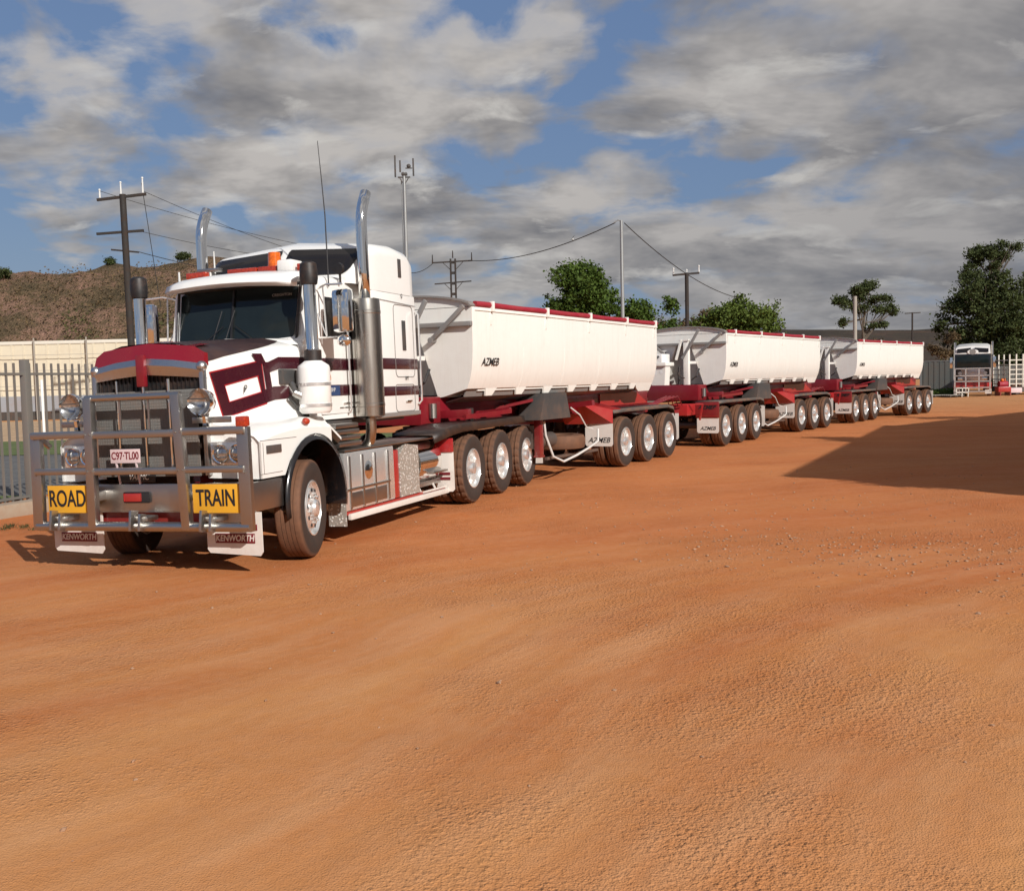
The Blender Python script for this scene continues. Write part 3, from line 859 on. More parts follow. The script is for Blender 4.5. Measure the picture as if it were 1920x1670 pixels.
    # roof front windows: two raked panes either side of a white centre pillar
    prm = [(1.50, .96, 3.13, .02, .02), (1.56, 1.00, 3.20, .06, .02), (1.70, 1.07, 3.40, .10, .04), (1.86, 1.10, 3.54, .14, .07), (2.1, 1.11, 3.60, .16, .09)]
    def zroof(x, y):
        for A, B in zip(prm, prm[1:]):
            if A[0] <= y <= B[0]:
                t = (y-A[0])/(B[0]-A[0]); hw, z1, r, cr = [A[k]+(B[k]-A[k])*t for k in range(1, 5)]
                break
        x = abs(x)
        if x < hw-r: return z1 + cr*(1-x/(hw-r))
        return z1 - r + math.sqrt(max(0, r*r-(x-(hw-r))**2))
    for s in (1, -1):
        m = MB(); NX, NY = 16, 8
        def q(a, b_):
            v = b_/NY; y = 1.535 + .275*v; hw = .97 + .12*min(1, v*1.15)
            u0 = .045 + (.0 if v < .9 else .02); x = u0 + (hw-.015-u0-(.05 if b_ in (0, NY) else .012 if b_ in (1, NY-1) else 0))*a/NX
            return (s*x, y-.010, zroof(x, y)+.012)
        for k in range(NX):
            for j in range(NY): m.face([q(k, j), q(k+1, j), q(k+1, j+1), q(k, j+1)])
        m.build('roof_window', 'side_glass', P, smooth=60)
    for s in (1, -1):
        x = s*1.11
        def plate(name, mat, y0, y1, z0, z1, th=.008, bev=.002, par=sl_):
            mm = MB(); mm.box(min(x, x+s*th), max(x, x+s*th), y0, y1, z0, z1, bev); return mm.build(name, mat, par)
        plate('stripe', 'maroon', 1.90, 3.16, 2.02, 2.16, .005); plate('stripe', 'maroon', 1.90, 3.16, 1.68, 1.80, .005)
        plate('vent_window', 'dark_grey', 2.66, 2.75, 3.22, 3.46, .01, .004)
        plate('locker_handle', 'dark_grey', 2.70, 2.80, 2.27, 2.66, .012, .004)
        mm = MB()
        def outline(y0, y1, z0, z1, r=.07):
            pts = []
            for cx, cz, a0 in ((y1-r, z1-r, 0), (y0+r, z1-r, 90), (y0+r, z0+r, 180), (y1-r, z0+r, 270)):
                for k in range(5):
                    a = R(a0+22.5*k); pts.append((x+s*.003, cx+math.cos(a)*r, cz+math.sin(a)*r))
            pts.append(pts[0]); mm.tube(pts, .006, 5, cap=False)
        outline(2.46, 3.05, 1.92, 2.86); outline(2.42, 3.02, 1.47, 1.82, .06)
        mm.build('locker_door', 'mid_grey', sl_)
        mm = MB(); mm.bar((x+s*.01, 1.88, 2.90), (x+s*.01, 3.16, 2.87), .004, .006); mm.bar((x+s*.01, 1.88, 1.44), (x+s*.01, 3.16, 1.44), .01, .05); mm.build('seam_trim', 'mid_grey', sl_)
        mm = MB(); mm.bar((x+s*.02, 2.72, 1.60), (x+s*.02, 2.88, 1.60), .015, .02); mm.build('latch', 'chrome', sl_)
    text('badge_letter', 'Q', .07, 'ink', sl_, (1.122, 2.72, 2.98), SIDE, .9, 0, .001)
    text('badge_letter', 'RPT', .07, 'ink', sl_, (1.122, 2.78, 1.90), SIDE, .9, 0, .001)
    # grab rail on sleeper rear
    m = MB(); m.tube([(1.13, 3.10, 1.55), (1.17, 3.12, 1.6), (1.17, 3.12, 2.75), (1.13, 3.12, 2.8)], .014, 8); m.build('grab_rail', 'alloy_bright', P)
    # ---- light bar, beacon and horn box on cab roof
    for x0, x1 in ((-.86, -.58), (-.28, .12), (.14, .40), (.66, .82)):
        m = MB(); m.box(x0, x1, .88, 1.02, 3.17, 3.255, .015); m.build('light_bar', 'lens_red', P)
    m = MB(); m.cyl((.30, 1.0, 3.24), (.30, 1.0, 3.42), .085, .07, 20); m.build('beacon', 'lens_orange', P)
    m = MB(); m.box(.42, .62, .84, 1.1, 3.16, 3.31, .03); m.build('horn_cover', 'white', P)
    m = MB(); m.cyl((-.60, 1.0, 3.14), (-.60, 1.0, 3.28), .05); m.box(-.75, -.45, .95, 1.05, 3.26, 3.30, .01); m.build('air_horn', 'alloy', P)
    m = MB(); m.cyl((-.88, .78, 3.02), (-.88, .78, 3.26), .016, .012, 8); m.build('marker_post', 'insulator', P)
    m = MB(); m.lathe([(.0, .001), (.0, .065), (.05, .07), (.10, .04), (.11, .001)], 20, 'Y', Matrix.Translation((.98, 1.26, 3.21))); m.cyl((.98, 1.32, 3.04), (.98, 1.32, 3.15), .015, n=8); m.build('work_lamp', 'black', P)
    # aerial
    m = MB(); m.tube([(.97, 1.05, 2.98), (.97, 1.05, 3.8), (.96, 1.03, 4.2), (.95, 1.0, 4.64)], .009, 6, r_end=.004); m.build('aerial', 'ink', P)
    m = MB(); m.cyl((-.60, 1.1, 3.2), (-.60, 1.1, 3.52), .012, .008, 6); m.cyl((-1.33, .9, 1.3), (-1.30, .9, 2.0), .01, n=6); m.build('short_aerial', 'insulator', P)
    # ---- exhausts
    for s in (1, -1):
        cx, cy = s*1.14, 1.62
        m = MB(); m.lathe([(1.42, .001), (1.42, .12), (1.45, .178), (1.56, .18), (1.565, .184), (1.60, .184), (1.605, .18), (2.68, .18), (2.685, .184), (2.72, .184), (2.725, .18), (2.80, .178), (2.86, .175), (2.865, .07)], 40, 'Z', Matrix.Translation((cx, cy, 0)))
        mf = m.build('muffler', 'muffler_steel', P, smooth=35)
        m = MB()
        pts = [(cx, cy, 2.85), (cx, cy, 3.2), (cx, cy, 3.72)]
        for k in range(1, 9):
            a = R(32*k/8); pts.append((cx, cy + .62*(1-math.cos(a)), 3.72 + .62*math.sin(a)))
        pts.append((cx, cy+.62*(1-math.cos(R(32)))+.07, 3.72+.62*math.sin(R(32))+.11))
        m.tube(pts, .066, 20, cap=False)
        m.build('exhaust_stack', 'chrome', P, smooth=40, solid=.006)
        m = MB(); 
        ptsb = [(cx, cy, 1.45), (cx, cy, 1.28), (cx-s*.03, cy+.02, 1.16), (cx-s*.12, cy+.05, 1.05), (cx-s*.3, cy+.08, 1.0), (cx-s*.55, cy+.08, .98)]
        m.tube(ptsb, .065, 16); m.build('exhaust_elbow', 'muffler_steel', P, smooth=40)
        m = MB()
        for z in (1.52, 2.05, 2.72): m.bar((cx-s*.16, cy+.05, z), (cx-s*.30, cy+.26, z), .04, .06)
        m.build('muffler_bracket', 'alloy', P)
        m = MB(); m.tube([(s*.97, 1.40, 1.50), (s*1.0, 1.40, 1.54), (s*1.0, 1.40, 2.78), (s*.97, 1.40, 2.82)], .013, 8); m.build('grab_rail', 'alloy_bright', P)
    # ---- air cleaners
    for s in (1, -1):
        cx, cy = s*1.12, .34
        M_ = Matrix.Translation((cx, cy, 0))
        m = MB(); m.lathe([(1.53, .001), (1.53, .15), (1.56, .178), (2.02, .178), (2.05, .17), (2.10, .10), (2.12, .075)], 36, 'Z', M_)
        a = m.build('air_cleaner', 'white', P, smooth=45)
        m = MB()
        for z in (1.60, 1.83): m.lathe([(z, .178), (z, .183), (z+.035, .183), (z+.035, .178)], 36, 'Z', M_)
        m.build('clamp_band', 'alloy_bright', a)
        m = MB(); m.lathe([(2.11, .07), (2.11, .092), (2.22, .092), (2.23, .072), (2.24, .068), (2.97, .068)], 28, 'Z', M_); m.build('intake_pipe', 'chrome', a, smooth=40)
        m = MB(); m.lathe([(2.10, .08), (2.10, .095), (2.22, .095), (2.22, .07)], 24, 'Z', M_); m.build('rubber_sleeve', 'black', a)
        m = MB(); m.lathe([(2.93, .075), (2.94, .09), (3.00, .10), (3.08, .098), (3.16, .09), (3.18, .06), (3.185, .001)], 28, 'Z', M_); m.build('intake_cap', 'black', a, smooth=45)
        m = MB(); m.tube([(cx-s*.05, cy-.10, 1.70), (cx-s*.15, cy-.16, 1.75), (s*.88, .25, 1.85)], .05, 12); m.build('intake_hose', 'alloy', a)
    # ---- mirrors
    for s in (1, -1):
        mx0, mx1 = (1.20, 1.42)
        m = MB(); m.box(min(s*mx0, s*mx1), max(s*mx0, s*mx1), .66, .78, 2.42, 2.90, .045)
        h = m.build('mirror', 'chrome', P)
        m = MB(); m.box(min(s*(mx0+.02), s*(mx1-.02)), max(s*(mx0+.02), s*(mx1-.02)), .781, .786, 2.46, 2.86); m.build('mirror_glass', 'windscreen', h)
        m = MB(); m.sphere((s*1.31, .72, 2.33), .085, (1, .6, .8)); m.build('spot_mirror', 'chrome', h, smooth=60)
        m = MB()
        m.tube([(s*.95, .80, 2.93), (s*1.1, .74, 2.97), (s*1.32, .72, 2.96)], .012, 8)
        m.tube([(s*.95, .80, 2.38), (s*1.3, .72, 2.37)], .012, 8)
        m.tube([(s*1.05, .76, 2.97), (s*1.08, .75, 2.38)], .010, 8)
        m.tube([(s*.95, .80, 2.66), (s*1.08, .75, 2.38)], .008, 8)
        m.build('mirror_arm', 'alloy_bright', P)
    # ---- side equipment: steps, tanks, guards
    for s in (1, -1):
        def sb(name, mat, x0, x1, y0, y1, z0, z1, bev=.01, par=P, M_=None):
            mm = MB(); mm.box(min(s*x0, s*x1), max(s*x0, s*x1), y0, y1, z0, z1, bev, M_); return mm.build(name, mat, par)
        m = MB()
        for k in range(4): m.box(min(s*.86, s*(1.14-.012*k)), max(s*.86, s*(1.14-.012*k)), .80, 1.36, 1.12+k*.07, 1.175+k*.07, .012)
        m.build('cab_step', 'alloy', P)
        sb('cab_sill', 'dark_grey', .7, .90, .6, 3.1, 1.36, 1.43, .01)
        # battery / tool box
        t_ = sb('tool_box', 'alloy_bright', .62, 1.13, .90, 2.24, .36, 1.05, .03)
        m = MB()
        for y in (1.02, 1.35, 1.68, 2.04): m.box(min(s*1.13, s*1.145), max(s*1.13, s*1.145), y-.018, y+.018, .38, 1.0, .003)
        m.box(min(s*1.13, s*1.15), max(s*1.13, s*1.15), .94, 2.08, .60, .625, .003)
        m.build('tank_strap', 'alloy', t_)
        m = MB(); m.box(min(s*1.128, s*1.138), max(s*1.128, s*1.138), 1.05, 1.98, .40, .57, .004); m.build('box_lid', 'alloy', t_)
        mm = MB(); mm.sphere((s*1.12, 1.52, .80), .12, (.3, 1, 1)); mm.build('tank_cap', 'chrome', t_)
        sb('battery_cover', 'red', .70, 1.11, 2.27, 2.41, .36, .98, .012)
        m = MB(); m.poly([(s*1.12, 2.42, .36), (s*1.12, 3.02, .36), (s*1.12, 3.02, 1.0), (s*1.12, 2.60, 1.04), (s*1.12, 2.42, .90)], .34, (-s, 0, 0)); m.build('step_box', 'chequer', P)
        m = MB(); m.cyl((s*.80, 3.06, .73), (s*.80, 3.80, .73), .335, n=40); m.cyl((s*.80, 3.04, .73), (s*.80, 3.06, .73), .30, n=40); m.build('air_tank', 'chrome', P, smooth=40)
        m = MB(); m.box(min(s*.60, s*1.15), max(s*.60, s*1.15), .90, 3.85, 1.055, 1.085, .01); m.build('deck_plate', 'alloy', P)
        # underbody guards that close the gap below the tanks
        sb('side_skirt', 'alloy', .80, 1.06, .95, 3.9, .40, .47, .01)
        # lower side step rail
        m = MB(); m.bar((s*1.14, .96, .295), (s*1.14, 3.95, .28), .05, .07, bev=.01)
        m.bar((s*1.13, 3.1, .345), (s*1.13, 3.9, .345), .03, .02)
        for y in (1.2, 1.9, 2.5, 3.1, 3.6): m.bar((s*1.12, y, .30), (s*1.06, y, .42), .02, .02)
        rl = m.build('side_rail', 'white_flap', P)
        m = MB(); m.bar((s*1.10, .93, .335), (s*1.10, 3.9, .33), .05, .04, bev=.008); m.build('rail_trim', 'red', rl)
        sb('step_tread', 'alloy', .95, 1.2, 3.35, 3.85, .57, .60, .005)
        # flap carrier before the drive wheels
        m = MB(); m.box(min(s*.98, s*1.25), max(s*.98, s*1.25), 3.93, 3.97, .83, 1.03, .008); m.build('flap_hanger', 'red', P)
        m = MB(); m.poly([(s*.98, 3.95, .83), (s*.98, 3.95, .30), (s*1.02, 3.95, .26), (s*1.22, 3.95, .26), (s*1.25, 3.95, .29), (s*1.25, 3.95, .83)], .01, (0, 1, 0)); f = m.build('mud_flap', 'white_flap', P)
        m = MB(); m.box(min(s*1.02, s*1.19), max(s*1.02, s*1.19), 3.942, 3.949, .43, .47); m.box(min(s*1.02, s*1.19), max(s*1.02, s*1.19), 3.942, 3.949, .50, .54); m.build('flap_stripe', 'ink_red', f)
        # long black guard over the drive wheels
        m = MB()
        prof = [(3.30, 1.10), (3.95, 1.17), (4.4, 1.20), (7.9, 1.20), (8.15, 1.12)]
        A = [m.bm.verts.new((s*.62, y, z+.02)) for y, z in prof]; B = [m.bm.verts.new((s*1.22, y, z+.01)) for y, z in prof]; D = [m.bm.verts.new((s*1.25, y, z-.10)) for y, z in prof]
        for k in range(len(prof)-1):
            m.bm.faces.new((A[k], A[k+1], B[k+1], B[k])); m.bm.faces.new((B[k], B[k+1], D[k+1], D[k]))
        m.build('wheel_guard', 'black', P, smooth=30, solid=.02)
        m = MB(); m.poly([(s*.66, 8.3, 1.0), (s*.66, 8.3, .30), (s*1.25, 8.3, .30), (s*1.25, 8.3, 1.0)], .01, (0, 1, 0)); m.build('mud_flap', 'white_flap', P)
    axle_set(P, [4.78, 6.105, 7.43], 'drive')
prime_mover(PM)

# ------------------------------------------------------------------ tri-axle dolly / running gear
def flap(P, x0, x1, y, z0, z1, txt, size):
    m = MB(); m.poly([(x0, y, z1), (x0, y, z0+.04), (x0+.03, y, z0), (x1-.03, y, z0), (x1, y, z0+.04), (x1, y, z1)], .01, (0, 1, 0))
    f = m.build('mud_flap', 'white_flap', P)
    if txt: text('lettering', txt, size, 'ink', f, ((x0+x1)/2, y-.003, z0+.12), FRONT, 1.0, .35, .001, .0015)
    return f
def guards(P, y0, y1, z=1.19, lip=.06):
    for s in (1, -1):
        m = MB()
        prof = [(y0, z-.01), (y0+.5, z), (y1-.35, z), (y1, z-.05), (y1+.06, z-.2)]
        A = [m.bm.verts.new((s*.60, yy, zz)) for yy, zz in prof]; B = [m.bm.verts.new((s*1.235, yy, zz)) for yy, zz in prof]; D = [m.bm.verts.new((s*1.25, yy, zz-lip)) for yy, zz in prof]
        for k in range(len(prof)-1):
            m.bm.faces.new((A[k], A[k+1], B[k+1], B[k])); m.bm.faces.new((B[k], B[k+1], D[k+1], D[k]))
        m.build('wheel_guard', 'guard_top', P, smooth=20, solid=.02)
def make_dolly():
    P = thing('dolly', 'x', 'dolly')
    m = MB()
    for s in (-1, 1): m.box(s*.43-.05, s*.43+.05, -2.2, 2.0, .80, 1.05, .01)
    for y in (-2.0, -.7, .7, 1.9): m.box(-.4, .4, y-.05, y+.05, .82, 1.02)
    m.build('chassis', 'deep_red', P)
    m = MB(); m.bar((-.40, -2.1, .92), (-.05, -4.6, .88), .12, .16, bev=.01); m.bar((.40, -2.1, .92), (.05, -4.6, .88), .12, .16, bev=.01)
    m.cyl((0, -4.6, .86), (0, -4.9, .86), .09); m.box(-.3, .3, -3.3, -3.1, .84, 1.0)
    m.build('drawbar', 'deep_red', P)
    m = MB(); m.cyl((0, 0, 1.1), (0, 0, 1.22), .5, n=28); m.box(-.55, .55, -.5, .5, 1.04, 1.12, .02); m.build('turntable', 'black', P)
    for s in (1, -1):
        m = MB(); m.box(min(s*.62, s*1.25), max(s*.62, s*1.25), -1.95, -1.90, .76, 1.17, .008)
        g = m.build('guard_panel', 'deep_red', P)
        m = MB(); m.bar((s*.64, -1.955, 1.10), (s*1.23, -1.955, 1.10), .012, .012); m.bar((s*.64, -1.955, .80), (s*1.23, -1.955, .80), .012, .012); m.build('panel_edge', 'red', g)
        text('lettering', 'AZMEB', .15, 'decal_orange' if False else 'ink', g, (s*.935, -1.958, 1.03), FRONT, 1.0, .3, .001, .004)
        x0, x1 = sorted((s*.65, s*1.24)); flap(P, x0, x1, -1.93, .36, .76, 'AZMEB', .13)
        flap(P, x0, x1, 2.12, .34, .95, None, 0)
    guards(P, -1.93, 2.0)
    # front deck of the dolly
    m = MB(); m.box(.1, .62, -2.55, -1.95, .84, 1.12, .01); m.box(-.62, -.1, -2.55, -1.95, .84, 1.12, .01); m.bar((-.5, -3.0, 1.13), (.95, -2.3, 1.13), .03); m.bar((.9, -2.4, .72), (.98, -2.4, 1.13), .04); m.build('valve_box', 'red', P)
    m = MB()
    for k in range(4): m.tube([(.15+k*.12, -2.6, 1.1), (.2+k*.1, -2.9, 1.35), (.2+k*.08, -3.3, 1.30), (.1+k*.05, -3.9, 1.15)], .014, 6)
    m.build('air_hose', 'deep_red', P)
    axle_set(P, [-1.325, 0, 1.325], 'trailer')
    return P
# ------------------------------------------------------------------ side tipping trailer
def make_trailer():
    P = thing('tipper_trailer', 'x', 'trailer')
    yf, yr = -7.45, .55; ZB, ZT = 1.73, 2.98
    # body: one welded tub
    m = MB()
    X = 1.25
    # side walls with the notched lower edge
    WALL = [(1.25, 2.98), (1.25, 2.40), (1.242, 2.20), (1.222, 2.02), (1.185, 1.86), (1.13, ZB)]; XB = 1.13
    teeth = [-6.85 + 1.03*k for k in range(7)]
    for s in (1, -1):
        # main wall sheet: upright above, curving in towards the floor
        for off in (0, .035):
            for (xa, za), (xb, zb) in zip(WALL, WALL[1:]):
                m.face([(s*(xa-off), yf, za), (s*(xb-off), yf, zb), (s*(xb-off), yr, zb), (s*(xa-off), yr, za)])
        for y in (yf, yr):
            for (xa, za), (xb, zb) in zip(WALL, WALL[1:]): m.face([(s*xa, y, za), (s*xb, y, zb), (s*(xb-.035), y, zb), (s*(xa-.035), y, za)])
        m.box(min(s*1.20, s*1.27), max(s*1.20, s*1.27), yf, yr, 2.93, ZT, .008)
        for i, y in enumerate(teeth):
            m.poly([(s*XB, y-.10, ZB), (s*XB, y+.26, ZB), (s*(XB-.02), y+.12, ZB-.12), (s*(XB-.02), y-.08, ZB-.12)], .03, (-s, 0, 0))
        m.poly([(s*XB, -.50, ZB), (s*XB, yr, ZB), (s*(XB-.05), yr-.10, ZB-.18), (s*(XB-.05), -.20, ZB-.18), (s*(XB-.02), -.38, ZB-.12)], .03, (-s, 0, 0))
    # front wall with the V recess for the hoist: two outer panels + recessed centre
    for s in (1, -1):
        m.poly([(s*.22, yf-.08, 2.69)] + [(s*x, yf-.08, z) for x, z in [(1.25, 2.69)]+WALL[1:]] + [(s*.70, yf-.08, ZB-.12), (s*.60, yf-.08, ZB-.13)], .08, (0, 1, 0))
    m.box(-1.25, 1.25, yf-.08, yf+.02, 2.69, ZT)
    m.poly([(-.7, yf+.25, 2.72), (.7, yf+.25, 2.72), (.9, yf+.25, ZB-.1), (-.9, yf+.25, ZB-.1)], .03, (0, 1, 0))
    for s in (1, -1): m.poly([(s*.22, yf-.06, 2.69), (s*.60, yf-.06, ZB-.13), (s*.8, yf+.27, ZB-.13), (s*.6, yf+.27, 2.69)], .02)
    # floor and rear wall
    m.box(-1.1, 1.1, yf+.3, yr-.05, ZB-.04, ZB+.02)
    m.poly([(-x, yr-.045, z) for x, z in WALL[::-1]] + [(x, yr-.045, z) for x, z in WALL], .04, (0, 1, 0))
    b = m.build('body', 'cream', P, smooth=38)
    for s in (1, -1):
        m = MB()
        for k in range(1, 5): 
            y = yf + (yr-yf)*k/5
            m.tube([(s*(x+.001), y, z) for x, z in WALL[1:]], .0018, 5)
        m.build('weld_seam', 'cream', P)
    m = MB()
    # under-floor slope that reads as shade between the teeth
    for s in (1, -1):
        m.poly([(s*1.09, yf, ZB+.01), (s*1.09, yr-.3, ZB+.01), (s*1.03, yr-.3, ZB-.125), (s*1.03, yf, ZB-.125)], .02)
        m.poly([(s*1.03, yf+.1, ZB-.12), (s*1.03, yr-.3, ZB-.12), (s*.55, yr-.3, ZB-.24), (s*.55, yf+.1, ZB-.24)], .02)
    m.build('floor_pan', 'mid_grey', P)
    # cap at the front: arched hoop end with lip
    m = MB()
    arc = [(-1.25, 2.99)] + [(x, 2.99 + .20*(1-(x/1.27)**2)**.6) for x in [-1.2 + 2.4*k/18 for k in range(19)]] + [(1.25, 2.99)]
    m.poly([(x, yf-.07, z) for x, z in arc], .05, (0, 1, 0))
    m.build('end_hoop', 'cream', P)
    m = MB()
    for k in range(len(arc)-1): m.bar((arc[k][0], yf-.05, arc[k][1]), (arc[k+1][0], yf-.05, arc[k+1][1]), .16, .03)
    m.build('hoop_rim', 'mid_grey', P)
    m = MB(); m.box(-1.26, 1.262, yf-.16, yf-.085, 2.69, 2.76, .01); m.build('cap_shadow_band', 'mid_grey', P)  # grey band standing in for the shadow under the cap
    # roll tarp along the sides
    for s in (1, -1):
        m = MB()
        pts = [(s*(1.245+.006*math.sin(k*1.7)), yf+.02+ (yr-yf-.05)*k/30, ZT+.045 + .005*math.sin(k*.9)) for k in range(31)]
        m.tube(pts, .048, 12); m.build('roll_tarp', 'tarp_red', P, smooth=50)
    # tarp top stretched over the load
    m = MB(); rows = []
    for j in range(13):
        y = yf + (yr-yf)*j/12; rows.append([(x, y, 3.0 + (.10 + .02*math.cos(j*PI))*(1-(x/1.25)**2)) for x in [-1.24+2.48*k/10 for k in range(11)]])
    for A, B in zip(rows, rows[1:]):
        for k in range(10): m.face([A[k], A[k+1], B[k+1], B[k]])
    m.build('tarp', 'tarp_red', P, smooth=60)
    for y in (-6.95, -5.0, -3.15, -1.30, .38):
        for s in (1, -1):
            m = MB()
            m.box(min(s*1.25, s*1.315), max(s*1.25, s*1.315), y-.03, y+.03, 2.93, 3.09, .006)
            m.box(min(s*1.25, s*1.262), max(s*1.25, s*1.262), y-.025, y+.025, 2.72, 2.95, .004)
            m.build('tarp_strap', 'cream', P)
    # tarp arms across the end
    for (x0, z0, x1, z1, yy) in ((1.16, 2.99, .56, 2.49, yf-.17), (.56, 3.10, .10, 2.36, yf-.30), (-1.16, 2.99, -.56, 2.49, yf-.17)):
        m = MB(); m.bar((x0, yy, z0), (x1, yy, z1), .05, .07, bev=.008); m.cyl((x1, yy-.04, z1), (x1, yy+.09, z1), .045, n=12)
        m.build('tarp_arm', 'mid_grey', P)
    # hoist tower
    m = MB(); m.bar((.18, yf-.25, 1.55), (.18, yf-.25, 2.84), .15, .12, bev=.01); m.bar((-.10, yf-.33, 2.30), (.06, yf-.33, 2.84), .06, .05); m.bar((-.02, yf-.3, 2.83), (.28, yf-.3, 2.83), .08, .05); m.bar((.1, yf-.26, 2.22), (.40, yf-.12, 2.22), .06, .07)
    m.build('hoist_post', 'cream', P)
    m = MB(); m.tube([(-.02, yf-.3, 2.1), (-.03, yf-.32, 1.9), (-.02, yf-.3, 1.6)], .035, 10); m.build('hydraulic_hose', 'black', P)
    m = MB(); m.tube([(.3, yf-.2, 1.75), (.45, yf-.22, 1.85), (.5, yf-.15, 2.05)], .022, 8); m.build('hydraulic_hose', 'black', P); m = MB(); m.tube([(-.02, yf-.4, 1.95), (.06, yf-.42, 1.83), (.16, yf-.35, 1.8)], .018, 8)
    m.build('hydraulic_hose', 'black', P)
    m = MB(); m.box(-.95, -.18, yf-.82, yf-.28, 2.14, 2.24, .015); m.poly([(-.95, yf-.75, 2.14), (-.22, yf-.75, 2.14), (-.26, yf-.75, 1.55), (-.62, yf-.75, 1.60), (-.75, yf-.75, 1.9)], .30, (0, 1, 0))
    h = m.build('hoist_bracket', 'cream', P)
    m = MB(); m.box(-.95, -.30, yf-.80, yf-.3, 2.24, 2.47, .02); hb = m.build('oil_tank', 'white', P)
    text('lettering', 'AZMEB', .14, 'ink', hb, (-.62, yf-.803, 2.36), FRONT, 1.1, .2, .001, .004)
    m = MB(); m.disc((-.52, yf-.755, 1.95), .06, (0, -1, 0)); m.disc((-.34, yf-.755, 1.98), .05, (0, -1, 0)); m.build('bracket_hole', 'white', h, smooth=0)
    # chassis
    m = MB()
    for s in (1, -1):
        m.box(s*.58-.05, s*.58+.05, -8.05, 1.55, 1.16, 1.60, .012)
        m.box(s*.58-.09, s*.58+.09, -8.05, 1.55, 1.14, 1.165)
        m.box(s*.58-.04, s*.58+.04, -7.3, 1.0, 1.60, 1.72)
    for k in range(10): m.box(-.46, .46, -7.9+k*1.02, -7.8+k*1.02, 1.22, 1.52)
    m.box(-.75, .75, -8.25, -7.7, 1.20, 1.62, .02)
    m.build('chassis', 'deep_red', P)
    for s in (1, -1):
        m = MB(); m.poly([(s*.632, -1.3, 1.60), (s*.632, -.2, 1.69), (s*.632, .9, 1.48), (s*.632, 1.5, 1.25), (s*.632, -1.3, 1.25)], .02, (s, 0, 0)); m.build('gusset', 'red', P)
    for s in (1, -1):
        m = MB(); m.bar((s*.5, -2.9, 1.30), (s*1.2, -2.9, 1.38), .12, .10); m.build('outrigger', 'deep_red', P)
        m = MB(); m.bar((s*.5, -5.6, 1.36), (s*1.12, -5.3, 1.50), .5, .05); m.build('outrigger', 'deep_red', P)
        m = MB()
        m.bar((s*.55, -7.55, 1.33), (s*1.12, -7.45, 1.36), .16, .12, bev=.01); m.bar((s*1.12, -7.6, 1.30), (s*1.16, -6.2, 1.34), .05, .07)
        m.bar((s*.55, -6.3, 1.30), (s*1.16, -6.2, 1.36), .1, .08)
        m.build('outrigger', 'deep_red', P)
    m = MB(); m.cyl((.80, -8.0, 1.30), (.80, -8.0, 1.52), .06, n=12); m.box(.9, .98, -7.2, -7.1, 1.2, 1.42); m.build('lock_pin', 'alloy', P)
    # running gear
    axle_set(P, [-1.325, 0, 1.325], 'trailer')
    m = MB(); m.box(-.5, .5, -1.9, 1.9, .95, 1.15, .02); m.build('subframe', 'deep_red', P)
    guards(P, -2.02, 1.62, 1.20)
    # red bulkhead leaning forward in front of the guards
    for s in (1, -1):
        m = MB()
        m.poly([(s*.35, -2.55, 1.40), (s*1.0, -2.30, 1.36), (s*1.245, -2.05, 1.20), (s*1.245, -2.05, .93), (s*.55, -2.05, .93), (s*.30, -2.5, 1.0)], .0)if False else None
        A = [(s*.30, -2.75, 1.42), (s*.75, -2.60, 1.38), (s*1.245, -2.05, 1.205)]
        B = [(s*.30, -2.30, .93), (s*.75, -2.10, .93), (s*1.245, -2.045, .93)]
        for k in range(2): m.face([A[k], A[k+1], B[k+1], B[k]])
        m.face([A[0], A[1], A[2], (s*1.245, -1.6, 1.21), (s*.30, -1.6, 1.43)])
        m.build('guard_panel', 'red', P, smooth=0, solid=.015)
        x0, x1 = sorted((s*.64, s*1.245)); flap(P, x0, x1, -2.06, .47, .93, 'AZMEB', .15)
        x0, x1 = sorted((s*.66, s*1.24)); flap(P, x0, x1, 1.98, .36, .98, None, 0)
    # landing leg, dark tool box, slung spare wheel, hose
    for s in (1, -1):
        m = MB(); m.box(min(s*.93, s*1.05), max(s*.93, s*1.05), -4.92, -4.78, .50, 1.42, .01); m.box(min(s*.92, s*1.06), max(s*.92, s*1.06), -4.94, -4.76, .46, .50, .01); m.build('landing_leg', 'deep_red', P)
        m = MB(); m.poly([(s*1.2, -5.0, 1.60), (s*1.2, -4.12, 1.60), (s*1.2, -3.95, 1.14), (s*1.2, -5.2, 1.14)], .45, (-s, 0, 0)); m.build('tool_box', 'dark_grey', P)
        m = MB(); m.cyl((s*.9, -4.9, .75), (s*.9, -4.2, .75), .14, n=20); m.build('air_tank', 'dark_grey', P)
    sp = MB(); sp.lathe([(-.13, .30), (-.14, .40), (-.12, .49), (-.05, .52), (.05, .52), (.12, .49), (.14, .40), (.13, .30), (.02, .28), (.02, .05), (.0, .001)], 48, 'Z', Matrix.Translation((.72, -3.50, .66)))
    sp.build('spare_wheel', 'rubber', P)
    m = MB(); m.tube([(1.05, -4.75, 1.1), (1.06, -4.72, .85), (1.10, -4.5, .45), (1.16, -4.2, .34), (1.20, -3.7, .42), (1.22, -3.2, .52), (1.22, -2.75, .62), (1.16, -2.6, .85)], .022, 8)
    m.tube([(.9, -3.3, 1.3), (1.0, -3.1, 1.15), (1.0, -2.8, .9), (1.05, -2.6, .85)], .014, 6); 
    m.build('air_hose', 'hose_white', P)
    m = MB(); m.bar((1.0, -4.6, .42), (1.0, -2.3, .42), .05, .05); m.build('spare_carrier', 'dark_grey', P)
    # maker's mark on the side
    dcl = text('maker_mark', 'AZMEB', .17, 'ink', P, (1.2535, -7.0, 2.14), SIDE, 1.0, .4, .0008, .001)
    return P
T0 = make_trailer(); D0 = make_dolly()
